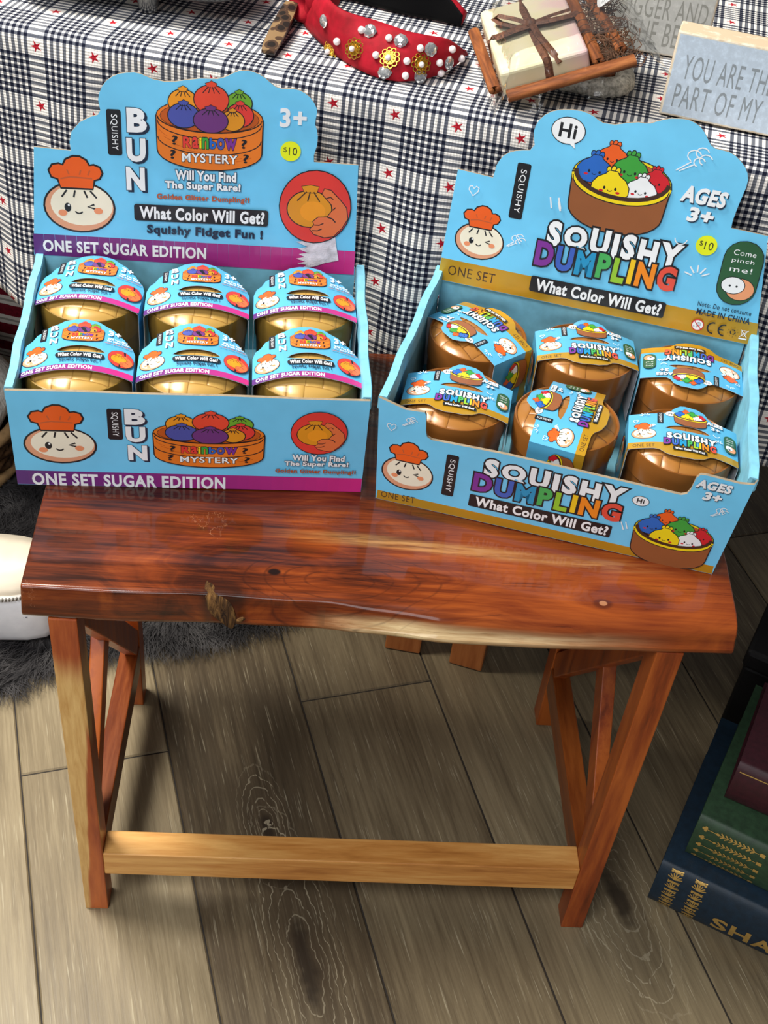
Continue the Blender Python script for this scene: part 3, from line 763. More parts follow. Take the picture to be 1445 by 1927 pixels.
# printed side flap
art_pot(A, HW + 24, -4, 17, .9, False); A.text('SQUISHY', HW + 10, 14, 14, 3, 'black', .02)
art_pot(A, -HW - 22, -2, 17, .9, False)
dmp_out = gb + [(HW + SD, 25), (HW, 25), (26, 25.5), (22, 29), (19, 35), (12, 39), (0, 40.5), (-4, 40), (-10, 35), (-14, 29), (-18, 26), (-HW, 25), (-HW - SD, 25)]
STEAM_R = make_steamer('toy_steamer', tan_lid, tan_p, .0115, A, dmp_out, lens(3, 4.6, 21, 5.4), (85.5, 9.5), HW, 'lsky')

# ------------------------------------------------------------------ counter display boxes
ZT = .5087
class Box:
    def __init__(s, origin, yaw): s.o = Vector(origin); s.yaw = R(yaw)
    def w(s, u, v, z): return s.o + Vector((u * math.cos(s.yaw) - v * math.sin(s.yaw), u * math.sin(s.yaw) + v * math.cos(s.yaw), z))
def display_box(name, label, org, yaw, W_, D, front, fh, flare, rim, header, hdep, hlean, hv0, art_front, art_head, band_head, flapcol):
    bx = Box((org[0], org[1], ZT), yaw)
    t = thing(name, label, 'box', bx.o, bx.yaw)
    T = .004
    fl, fr = flare
    FF = lambda x, y, z: (x / 1000, -z / 1000, y / 1000)
    mb = MB(); mb.box((W_ / 2, D / 2, .001), (W_ - .004, D - .004, .0018)); mb.build('floor_panel', t, mat=card_in)
    mb = MB(); mb.prism(front, FF, 3.0, card_blue, card_edge); art_front.emit(mb, FF, ink); mb.build('front_panel', t, fix=False)
    def side(sgn, x0b, x1b, x0t, x1t):
        k = -sgn * T; tw = -sgn * .0062
        mb = MB(); z1, z2 = fh[0 if sgn < 0 else 1], rim
        mb.hexa([(x0b, .0032, 0.0), (x0b + k, .0032, 0), (x1b + k, D, 0), (x1b, D, 0), (x0t, .0032, z1), (x0t + k, .0032, z1), (x1t + k, D, z2), (x1t, D, z2)])
        # folded-over top rim
        n = 14
        rg = []
        for i in range(n + 1):
            s = i / n; y = .0032 + (D - .0032) * s; x = x0t + (x1t - x0t) * s; z = z1 + (z2 - z1) * s + .0008 * math.sin(i * 1.9); b = .0008 * math.sin(i * 1.1)
            rg.append([(x + sgn * .0012 + b, y, z - .012), (x + sgn * .0012 + b, y, z), (x + sgn * .0004 + b, y, z + .0016), (x + tw - sgn * .0004 + b, y, z + .0016), (x + tw - sgn * .0014 + b, y, z - .001), (x + tw - sgn * .0014 + b, y, z - .02)])
        mb.loft(rg)
        mb.build('side_panel', t, mat=card_in)
    side(-1, .0002, .0002, fl / 1000, -.0034 if name == 'toy_display_box' else -.0066)
    side(1, W_ - .0002, W_ - .0002, fr / 1000, W_ + .0055)
    mb = MB(); mb.box((W_ / 2, D - .002, rim / 2), (W_ - .006, .004, rim)); mb.build('back_panel', t, mat=card_in)
    # header card
    ch, sh = math.cos(hlean), math.sin(hlean)
    HF = lambda x, y, z: (x / 1000, hdep + y / 1000 * sh - z / 1000 * ch, y / 1000 * ch + z / 1000 * sh)
    mb = MB(); mb.prism(header, HF, 2.2, card_blue, card_edge); art_head.emit(mb, HF, ink)
    a, b = header[-1], header[-2]          # bottom left, bottom right
    for i in range(10):                   # return flap folded back under the card
        p = [a[0] + (b[0] - a[0]) * q / 10 for q in (i, i + 1)]; yv = [a[1] + (b[1] - a[1]) * q / 10 for q in (i, i + 1)]
        q0, q1 = HF(p[0], yv[0], 0), HF(p[1], yv[1], 0)
        mb.add([q0, q1, (q1[0], q1[1] + .012, q1[2] - .006), (q0[0], q0[1] + .012, q0[2] - .006)], [(3, 2, 1, 0)], ink(flapcol(i)))
    hc = mb.build('header_card', t, fix=False)
    return bx, t, hc, HF

# ---- left box: rainbow mystery buns
F = Art()
bw = 320.4 / NB
for i in range(NB): F.poly([(.2 + bw * i, .2), (.2 + bw * (i + 1), .2), (.2 + bw * (i + 1), 17.2), (.2 + bw * i, 17.2)], 'band%d' % i)
F.text('ONE SET SUGAR EDITION', 103, 7.2, 177, 13.5, 'white', .035)
art_chef(F, 43, 48.5, 31, .68, .94)
art_badge(F, 93, 74.5, 13, 35)
for q, y in (('B', 83.5), ('U', 63.5), ('N', 42)): F.text(q, 111 + (1 if q == 'N' else 0), y, 15, 15.5, 'white', .05, 0, 'navy', .02, 'navy')
art_steamer(F, 177, 66.5, 50, .76)
art_squeeze(F, 277, 71.5, 25.5, .95)
F.text('Will You Find', 278, 42.2, 48, 6.4, 'white', .045, 0, 'navy', .045); F.text('The Super Rare!', 276.5, 34.4, 59, 6.4, 'white', .045, 0, 'navy', .045); F.text('Golden Glitter Dumpling?!', 276, 25.4, 75, 5.2, 'rust', .03, 0, 'black', .02)
Hd = Art()
ou = [(3.2, 220.6), (37.9, 218.6), (37.0, 227.1), (39.6, 237.5), (47.6, 246.9), (57.7, 252.5), (65.0, 255.0), (67.5, 259.4), (66.0, 269.3), (67.5, 276), (70.2, 281.9), (74, 287), (79.1, 291.0), (86, 294.5), (93.8, 296.0), (100, 296.6), (105.9, 295.7), (112, 293.3), (116.7, 291.4), (127.6, 289.6), (137.4, 290.2), (147.1, 292.2), (161.8, 294.6), (176.5, 294.9), (183.9, 297.1), (191.2, 301.2), (197, 303.6), (203.4, 304.3), (209.5, 303.6), (215.7, 301.4), (221, 298.5), (225.8, 294.6), (230.5, 291), (235.9, 289.4), (248.3, 289.7), (253.5, 288.8), (258.4, 286.5), (263.5, 283), (267.6, 278.2), (270.4, 273), (271.1, 268.3), (270.2, 262), (269.9, 257), (272, 251), (273.0, 245.1), (272.9, 239), (272.2, 234.6), (270.1, 226.5), (270.4, 219.8), (314.1, 218.7), (317.8, 101.2), (-5.6, 109.0)]
for i in range(NB):
    xa, xb = -5.2 + 322.6 / NB * i, -5.2 + 322.6 / NB * (i + 1); k0, k1 = i / NB, (i + 1) / NB
    Hd.poly([(xa, 109.2 - 7.7 * k0), (xb, 109.2 - 7.7 * k1), (xb - .2, 131.8 - 4 * k1), (xa + (.6 if i == 0 else 0), 131.8 - 4 * k0)], 'band%d' % i)
Hd.text('ONE SET SUGAR EDITION', 85, 118.8, 161, 11.6, 'white', .035, R(-.5))
art_chef(Hd, 42.5, 162, 33, .76)
art_badge(Hd, 79.5, 239, 13.5, 44.5)
for q, y, x in (('B', 251.8, 101), ('U', 222.8, 99.5), ('N', 194, 98)): Hd.text(q, x, y, 15.4, 20.5, 'white', .05, 0, 'navy', .02, 'navy')
art_steamer(Hd, 169.6, 258, 50, 1.0)
Hd.text('3+', 248.7, 262.5, 24, 17, 'white', .035)
Hd.text('Will You Find', 166, 200.6, 58, 9, 'white', .045, 0, 'navy', .045); Hd.text('The Super Rare!', 163, 189.2, 72.5, 9, 'white', .045, 0, 'navy', .045); Hd.text('Golden Glitter Dumpling?!', 163.3, 177, 90, 6.6, 'rust', .03, 0, 'navy', .015)
Hd.rrect(161.5, 159.8, 132, 17.2, 2.5, 'black', R(-.3)); Hd.text('What Color Will Get?', 162.5, 159.8, 122, 12, 'white', .038, R(-.3))
Hd.text('Squishy Fidget Fun !', 165, 141, 114, 11, 'navy', .045, R(-.6))
art_squeeze(Hd, 273.9, 174, 35.2, 1.07)
bxL, tL, hL, HFL = display_box('toy_display_box', 'left sky blue counter box with rainbow mystery bun header card and purple band', (-.333, .1366), 3.37, .3215, .231,
    [(.3, 0), (320.8, 0), (321.4, 109), (260, 108.6), (200, 109.4), (120, 108.6), (60, 109.2), (0, 108.4)], (.1085, .1095), (.0, 321.5), .1075, ou, .216, .1, .1, F, Hd, None, lambda i: 'band%d' % (i * 3 + 1))
# ---- right box: squishy dumplings
F = Art()
F.poly([(1.5, .2), (322, .2), (321.3, 10), (1.9, 10.8)], 'mustard')
F.text('ONE SET', 22.2, 7.6, 33, 7.6, 'choc', .0, R(1.5))
art_chef(F, 28, 38.5, 23.5, .78); art_badge(F, 67.8, 47.5, 11.5, 49)
art_title(F, 91, 226, 66.5, 46.6, 18.5)
F.rrect(155.8, 24.2, 134, 14.6, 1.6, 'black', R(-.3)); F.text('What Color Will Get?', 157.5, 24.2, 124, 10.2, 'white', .038, R(-.3))
F.ell(240.7, 67.3, 7.3, 5.2, 'white', 'black', .5); F.text('Hi', 240.7, 67.3, 6.4, 5, 'black', .03)
art_pot(F, 277.5, 38.5, 35.5, .93)
F.text('AGES', 298, 102, 29, 8.6, 'white', .05, 0, None, 0, 'navy', .15); F.text('3+', 299.5, 90, 14.5, 8.6, 'white', .05, 0, None, 0, 'navy', .15)
art_burst(F, 309, 76, 7, .7); art_burst(F, 24, 101, 6.5, .7); art_heart(F, 8.5, 90, 4.5, .8)
F.stroke([(233, 41), (236, 33)], 1, 'white'); F.stroke([(229, 40), (233, 31)], 1, 'white')
Hd = Art()
ou = [(3.8, 225.1), (39.2, 223.4), (40.0, 230), (40.6, 236.4), (42.8, 242), (45.9, 247.0), (51, 251.2), (56.4, 253.7), (63, 255.5), (69.8, 256.8), (73.3, 262.9), (71.4, 269.5), (70.3, 276.2), (71.2, 282), (73.3, 287.1), (77.5, 292.6), (82.9, 296.8), (89, 299.5), (95.6, 301.0), (103, 302.2), (111.1, 302.5), (117, 301.6), (122.9, 299.8), (128, 297), (132.8, 295.3), (143.9, 295.8), (154.3, 299.4), (164.8, 302.0), (170, 302), (175.7, 303.0), (180.5, 305.8), (185.5, 308.1), (191.5, 310.4), (197.8, 311.6), (203.5, 312.4), (208.6, 312.5), (215, 310.9), (220.7, 308.1), (225.5, 303.8), (229.7, 298.6), (233.5, 294), (238.3, 291.2), (245, 290.8), (251.7, 290.4), (258.6, 287.9), (264.5, 283.8), (269.6, 279.4), (273.4, 274.0), (275.6, 267.5), (275.9, 260.6), (274.4, 248.5), (273.2, 236.3), (272.6, 226.5), (273.2, 219.2), (308.8, 218.3), (329.0, 103.2), (-.6, 105.6)]
Hd.poly([(-.4, 105.8), (328.8, 103.4), (325.2, 127.9), (.6, 130.1)], 'mustard')
Hd.text('ONE SET', 34, 118.5, 49, 10.6, 'choc', .0)
art_chef(Hd, 36.2, 155.5, 24.0, .77); art_badge(Hd, 67.4, 215, 13.4, 57, R(0))
Hd.ell(102.3, 282.3, 15.6, 12.4, 'white', 'black', .8); Hd.poly([(104, 271.5), (110, 272.5), (111.8, 266.4)], 'white', 'black', .6); Hd.ell(102.3, 282.3, 15.4, 12.2, 'white'); Hd.text('Hi', 102, 282.3, 15.5, 12.8, 'black', .03)
art_pot(Hd, 161.5, 246, 47, .95)
art_title(Hd, 95.5, 234, 179.6, 155.5, 23)
Hd.rrect(163.8, 122.6, 138, 17.2, 2.2, 'black', R(-.3)); Hd.text('What Color Will Get?', 165, 122.4, 127, 12, 'white', .038, R(-.3))
Hd.text('AGES', 241, 245, 40, 14.5, 'white', .05, 0, None, 0, 'navy', .12); Hd.text('3+', 242.3, 226, 22, 13, 'white', .05, 0, None, 0, 'navy', .12)
art_pill(Hd, 293.5, 176.5, 37, 66, R(2))
art_burst(Hd, 222, 280, 15, 1.1); art_burst(Hd, 72, 166, 9, .9); art_heart(Hd, 22.7, 207.6, 5.4, 1.0)
Hd.arc(230, 201, 6, 7, 190, 350, 1, 'white'); art_rays(Hd, 254, 164, 13, 1.4); Hd.stroke([(98, 216), (101, 205)], 1.4, 'white'); Hd.stroke([(106, 217), (110, 204)], 1.6, 'white'); Hd.stroke([(107, 213), (109.5, 206)], 2.4, 'white')
Hd.text('Noto: Do not consume', 289, 137.6, 53, 4.8, 'navy', .012); Hd.text('MADE IN CHINA', 290, 129.2, 53, 6.2, 'navy', .02)
cy = 114.5
Hd.ell(268, cy, 6.3, 6.3, 'scarlet'); Hd.ell(268, cy, 5.3, 5.3, 'white'); Hd.ell(268.8, cy + 1, 2, 2, 'paper', 'black', .3); Hd.text('0-3', 265.8, cy - 2, 4, 2, 'black', .0); Hd.stroke([(264, cy + 3.8), (272, cy - 3.8)], .9, 'scarlet')
Hd.arc(283.5, cy, 5.4, 5.8, 80, 280, 1.5, 'black', 12); Hd.arc(294.5, cy, 5.4, 5.8, 80, 280, 1.5, 'black', 12); Hd.stroke([(289.5, cy), (294, cy)], 1.4, 'black')
for a in (90, 210, 330): Hd.arc(303.5, cy, 2.4, 2.4, a - 50, a + 40, 1.1, 'black', 5)
for i in range(9): Hd.text('RECYCLEPLEASE'[i], 303.5 + 5 * math.cos(R(200 - 40 * i)), cy + 5 * math.sin(R(200 - 40 * i)), 1.1, 1.3, 'black', 0, R(110 - 40 * i))
Hd.stroke([(311.5, cy + 4), (317, cy + 4), (315.4, cy - 2.2), (313, cy - 2.2), (311.5, cy + 4)], .5, 'white'); Hd.stroke([(310.8, cy + 4.6), (318.2, cy - 3.4)], .6, 'white'); Hd.stroke([(318.2, cy + 4.6), (310.8, cy - 3.4)], .6, 'white'); Hd.rrect(314.4, cy - 5, 8, 1.5, .1, 'white')
bxR, tR, hR, HFR = display_box('toy_display_box', 'right sky blue counter box with squishy dumpling header card and gold band', (.0006, .1482), -13.94, .3225, .2465,
    [(.8, 0), (322.2, 0), (331.0, 116.5), (329.5, 111.5), (318, 109.5), (288, 110.8), (283.5, 110), (281, 106), (279.6, 92), (277.5, 86), (273, 83.5), (177, 84.8), (112, 85.6), (46, 83.6), (41.5, 86), (39.8, 92), (38.2, 109), (36.5, 112.5), (19, 111), (-6.0, 118.0)], (.1165, .115), (-6.2, 331.2), .113, ou, .226, .1, .1, F, Hd, None, lambda i: 'mustard')
# price stickers and torn white paper stuck on the header cards
def sticker(HF, hc, x, y, r):
    S = Art(); S.ell(x, y, r, r, 'lemon', None, 0, 0, 36); S.text('10', x + .24 * r, y, r * .82, r * .8, 'black', .0); S.text('$', x - .52 * r, y + .12 * r, r * .34, r * .56, 'black', .0)
    mb = MB(); S.emit(mb, lambda a, b, z: HF(a, b, z + 1.9), ink)
    o = mb.build('price_sticker', hc, fix=False); o['label'] = 'round yellow price sticker'
sticker(HFL, hL, 247.3, 230, 9.9); sticker(HFR, hR, 255.1, 198, 10.2)
tear = plain('torn_paper', (214, 206, 214), .6, .4, bump=.5, bscale=700, var=.12)
mb = MB(); pts = [(262, 142.5), (281, 140), (295.3, 145.4), (297.5, 133), (300.6, 117.4), (287, 114), (276, 109.5), (264.5, 107.5), (268, 111), (259, 112.4), (267, 114.6), (257.4, 117.4), (266, 119.8), (259.8, 122.6), (268.5, 124.5), (258.6, 128.6), (268.4, 131), (256.6, 136), (268, 138)]
mb.prism(pts, lambda a, b, z: HFL(a, b, z + 1.7), .25, tear); o = mb.build('torn_label', hL); o['label'] = 'torn white paper patch'

# ---- twelve toy steamers
gL = 'gold toy steamers in the left box'; gR = 'brown toy steamers in the right box'
spotsL = [(.0565, .0560, 1, 'front row by the left wall'), (.161, .0560, 0, 'front row middle'), (.2655, .0570, 0, 'front row by the right wall'),
          (.0560, .1700, -4, 'back row by the left wall, sleeve tilted'), (.160, .1640, 0, 'back row middle'), (.2655, .1650, 0, 'back row by the right wall')]
for i, (u, v, a, d) in enumerate(spotsL):
    o = STEAM_L if i == 0 else copy_tree(STEAM_L)
    o.location = bxL.w(u, v, .0022); o.rotation_euler = (0, 0, bxL.yaw + R(a))
    tag(o, 'gold toy steamer with blue sleeve, left box, ' + d, 'toy', gL)
spotsR = [(.0565, .0660, 4, 'front row by the left cut-out, sleeve reading towards the camera'), (.161, .0720, 85, 'front row middle, sleeve turned a quarter turn'), (.2690, .0740, 4, 'front row by the right cut-out, glare on its lower pot'),
          (.0560, .1800, 143, 'back row left corner, sleeve turned diagonally upside down'), (.1650, .1890, 11, 'back row middle, sleeve upright under the header'), (.2710, .1880, 183, 'back row right corner, sleeve upside down')]
for i, (u, v, a, d) in enumerate(spotsR):
    o = STEAM_R if i == 0 else copy_tree(STEAM_R)
    o.location = bxR.w(u, v, .0022); o.rotation_euler = (0, 0, bxR.yaw + R(a))
    tag(o, 'brown toy steamer, right box, ' + d, 'toy', gR)

# ------------------------------------------------------------------ things on the table
TT = .7795
def catmull(P, t):
    n = len(P); i = min(max(int(t), 0), n - 2); f = t - i
    p = [Vector(P[min(max(j, 0), n - 1)]) for j in (i - 1, i, i + 1, i + 2)]
    return .5 * ((2 * p[1]) + (-p[0] + p[2]) * f + (2 * p[0] - 5 * p[1] + 4 * p[2] - p[3]) * f ** 2 + (-p[0] + 3 * p[1] - 3 * p[2] + p[3]) * f ** 3)
def build_headband():
    t = thing('headband', 'red knotted headband studded with pearls, crystals and gold flowers', 'headband', (-.02, .56, TT))
    off = Vector((-.02, .56, TT))
    red = M('red_knit', .75, .25); rn = red.noise(red.coord('Object'), 60, 4)
    red.color(red.ramp(rn, [(.3, (126, 2, 18)), (.7, (166, 8, 34))])); red.bump(red.noise(red.coord('Object'), 500, 2), .2, .0005); red = red.m
    lining = plain('black_velvet', (9, 9, 11), .9, .15)
    pearl_m = plain('pearl', (238, 226, 226), .18, .6, 0, .5, var=.04); gold_m = plain('gilt_wire', (222, 178, 70), .25, .5, .9); cry = plain('crystal', (226, 232, 242), .06, .8, .75, .6, var=.3, bscale=900)
    B = [(-0.1064, 0.6476), (-0.0974, 0.5992), (-0.0684, 0.5353), (-0.035, 0.4911), (-0.0029, 0.4743), (0.0297, 0.4846), (0.0582, 0.5168), (0.0772, 0.5591)]
    Tp = [(-0.0762, 0.5723), (-0.0685, 0.5387), (-0.0548, 0.5206), (-0.0278, 0.5176), (0.0098, 0.5014), (0.0372, 0.5047), (0.0517, 0.5151), (0.0713, 0.5353)]
    h = [.045, .047, .046, .043, .040, .036, .030, .012]
    Bq = [(x, y, TT + .0004) for x, y in B]; Tq = [(x, y, TT + .0004 + q) for (x, y), q in zip(Tp, h)]
    def S(u, s, depth=0.0):
        b = catmull(Bq, u); q = catmull(Tq, u); du = (catmull(Bq, min(u + .05, 7)) - catmull(Bq, max(u - .05, 0)) + catmull(Tq, min(u + .05, 7)) - catmull(Tq, max(u - .05, 0))).normalized()
        n = du.cross((q - b).normalized()); n = -n if n.dot(Vector((-.1, -.7, .75))) < 0 else n
        p = b + (q - b) * s
        return p + n * (.007 * math.sin(math.pi * s) - depth) + n * (.0015 * math.sin(s * 22 + u) * max(0, 1 - u / 3.2)), n
    mb = MB(); rg = []
    for i in range(57):
        u = 7 * i / 56
        rg.append([S(u, k / 10)[0] - off for k in range(11)] + [S(u, 1 - k / 10, 0.007 * math.sin(math.pi * min(max(k / 10, .08), .92)) + .002)[0] - off for k in range(11)])
    mb.loft(rg, red); mb.build('front_band', t, smooth=1)
    # rear arm: black lining faces the camera, red cover behind it
    bb = [(-.100, .655), (-.088, .684), (-.055, .688), (-.02, .672), (.015, .656), (.050, .646), (.0745, .636)]; hb = [.046, .047, .046, .044, .040, .034, .014]
    C_ = [(x, y, TT + .0004) for x, y in bb]; D_ = [(x + .0, y - .008, TT + .0004 + q) for (x, y), q in zip(bb, hb)]
    inn = []; outr = []
    for i in range(37):
        u = 6 * i / 36; b = catmull(C_, u); q = catmull(D_, u); d = (catmull(C_, min(u + .05, 6)) - catmull(C_, max(u - .05, 0))).normalized(); n = d.cross(Vector((0, 0, 1)))
        n = -n if n.dot(Vector((0, -1, 0))) < 0 else n
        p = [b + (q - b) * k / 8 for k in range(9)]
        inn.append([w_ - off + n * .0035 for w_ in p] + [w_ - off + n * .001 for w_ in reversed(p)])
        outr.append([w_ - off + n * .0009 for w_ in p] + [b + (q - b) * k / 8 - off - n * (.0125 * math.sin(math.pi * k / 8) + .002) + Vector((0, 0, .004 * math.sin(math.pi * k / 16))) for k in range(8, -1, -1)])
    mb = MB(); mb.loft(inn, lining); mb.build('lining', t, smooth=1)['label'] = 'black velvet lining'
    mb = MB(); mb.loft(outr, red); mb.build('rear_band', t, smooth=1)
    # knot
    rg = []
    for i in range(25):
        a = math.pi * 2 * i / 24; c = Vector((-.0885, .618, TT + .026)) - off
        rad_dir = Vector((math.cos(a) * .55, math.cos(a) * -.6 , math.sin(a)))
        c2 = c + Vector((rad_dir.x * .020, rad_dir.y * .028, rad_dir.z * .0185)); ring = []
        for k in range(12):
            b = 2 * math.pi * k / 12; ax = Vector((.75, .62, .1)).normalized()
            ring.append(c2 + ax * .023 * math.cos(b) * (1 + .08 * math.sin(3 * a)) + rad_dir.normalized() * .0075 * math.sin(b) * (1 + .25 * math.cos(b * 3)))
        rg.append(ring)
    mb = MB(); mb.loft(rg, red, True, False); mb.build('knot', t, smooth=1)
    def place(o, u, s, lift):
        p, n = S(u, s); o.location = p - off + n * lift; o.rotation_euler = n.to_track_quat('Z', 'Y').to_euler()
    pm = MB(); pm.sphere((0, 0, 0), .0038, pearl_m, 16, 10); cm = MB()
    rg = [[(r * math.cos(2 * math.pi * k / 8 + ph) * (1.15 if k == 0 else 1), r * math.sin(2 * math.pi * k / 8 + ph), z) for k in range(8)] for r, z, ph in ((.0048, 0, 0), (.0070, .0025, .2), (.0052, .0045, .5), (.0026, .0052, .2))]
    cm.loft(rg, cry); fm = MB()
    for k in range(10):
        a = 2 * math.pi * k / 10; c = (.0078 * math.cos(a), .0078 * math.sin(a), .001)
        fm.tube([(c[0] + .0024 * math.cos(q), c[1] + .0024 * math.sin(q), .001) for q in (2 * math.pi * j / 10 for j in range(11))], .0006, gold_m, 6)
        c = (.0046 * math.cos(a + .3), .0046 * math.sin(a + .3), .002)
        fm.tube([(c[0] + .0022 * math.cos(q), c[1] + .0022 * math.sin(q), .0022) for q in (2 * math.pi * j / 8 for j in range(9))], .0007, gold_m, 6)
    fm.lathe([(.0001, .0008), (.0068, .0008), (.006, .0016), (.0001, .0016)], gold_m, 16)
    fl_pearl = MB(); fl_pearl.sphere((-.0008, -.001, .0042), .0030, pearl_m, 14, 8)
    P0 = C0 = F0 = Q0 = None
    for u, s in ((2.25, .38), (2.85, .73), (3.6, .73), (4.45, .68), (3.4, .35), (4.2, .38), (5.2, .38), (5.75, .7), (6.25, .32), (5.45, .06), (4.3, .1)):
        if P0 is None: P0 = o = pm.build('pearl', t, smooth=1)
        else: o = P0.copy(); COL.objects.link(o)
        place(o, u, s, .0022)
    for u, s in ((1.55, .62), (3.08, .75), (3.88, .75), (4.78, .68), (5.6, .32), (4.75, .08), (3.7, .1)):
        if C0 is None: C0 = o = cm.build('crystal', t)
        else: o = C0.copy(); COL.objects.link(o)
        place(o, u, s, -.0005)
    for u, s in ((2.75, .35), (3.75, .38), (4.62, .36), (2.05, .04)):
        if F0 is None: F0 = o = fm.build('gilt_flower', t, smooth=40); Q0 = q = fl_pearl.build('pearl', o, smooth=1)
        else:
            o = F0.copy(); COL.objects.link(o); q = Q0.copy(); COL.objects.link(q); q.parent = o
        place(o, u, s, -.0004)
    # two stones and a pearl on the knot
    for src, p in ((C0, (-.101, .617, TT + .044)), (P0, (-.1055, .592, TT + .038))):
        o = src.copy(); COL.objects.link(o); o.location = Vector(p) - off; o.rotation_euler = Vector((-.35, -.6, .7)).to_track_quat('Z', 'Y').to_euler()
build_headband()
# leopard hair clip
lp = M('leopard_print', .55, .4)
vo = lp.n('ShaderNodeTexVoronoi'); lp.link(lp.coord('Object', (1, .75, 1)), vo.inputs['Vector']); vo.inputs['Scale'].default_value = 80; vo.inputs['Randomness'].default_value = .8
dd = X(lp.nt, vo.outputs['Distance']); lp.color(lp.mix(dd.lt(.56), (128, 102, 70), lp.mix(dd.lt(.34), (66, 46, 32), (24, 16, 12))))
t = thing('hair_clip', 'slim leopard print hair clip lying left of the red headband', 'hair clip', (-.1215, .561, TT), R(-9.5))
rg = []
for i in range(13):
    s = i / 12 * 2 - 1; w = .0088 * (1 - .25 * abs(s) ** 4); z = .004 + .010 * (s + 1) / 2
    rg.append([(-w, s * .056, z), (w, s * .056, z), (w, s * .056, z + .003), (0, s * .056, z + .0042), (-w, s * .056, z + .003)])
mb = MB(); mb.loft(rg, lp.m); mb.build('clip_face', t, smooth=40)
mb = MB(); mb.box((0, 0, .0015), (.012, .10, .003)); mb.box((0, .05, .006), (.012, .008, .011)); mb.build('clip_spring', t, mat=plain('dark_steel', (90, 90, 92), .35, .5, .8), bevel=.0006)

# footed tray
silver = M('hammered_aluminium', .22, .5, 1.0); sn = silver.noise(silver.coord('Object'), 60, 2); silver.color((186, 184, 180)); silver.bump(sn, .25, .002); silver = silver.m
t = thing('footed_tray', 'hammered silver tray on stub feet at the table top left, mostly out of frame', 'tray', (-.272, .705, TT), R(-5.5))
def rrect(w, h, r, n=6):
    p = []
    for sx, sy, a in ((1, 1, 0), (-1, 1, 90), (-1, -1, 180), (1, -1, 270)):
        for i in range(n + 1): q = R(a + 90 * i / n); p.append((sx * (w - r) + r * math.cos(q), sy * (h - r) + r * math.sin(q)))
    return p
mb = MB(); mb.loft([[(x, y, z) for x, y in rrect(w, h, r)] for w, h, r, z in ((.095, .100, .030, .0215), (.115, .120, .038, .0225), (.128, .133, .044, .030), (.131, .136, .046, .036), (.128, .133, .044, .0375), (.122, .127, .040, .031), (.11, .115, .036, .0255), (.09, .095, .03, .0245))], silver)
mb.build('dish', t, smooth=50)
for fx, fy in ((.018, -.100), (-.075, .08), (.085, .08)):
    mb = MB(); mb.lathe([(.0005, .0225), (.014, .0225), (.0125, .015), (.0105, .006), (.0095, .001), (.0085, 0), (.0005, 0)], silver, 24); o = mb.build('foot', t, smooth=40); o.location = (fx, fy, 0)

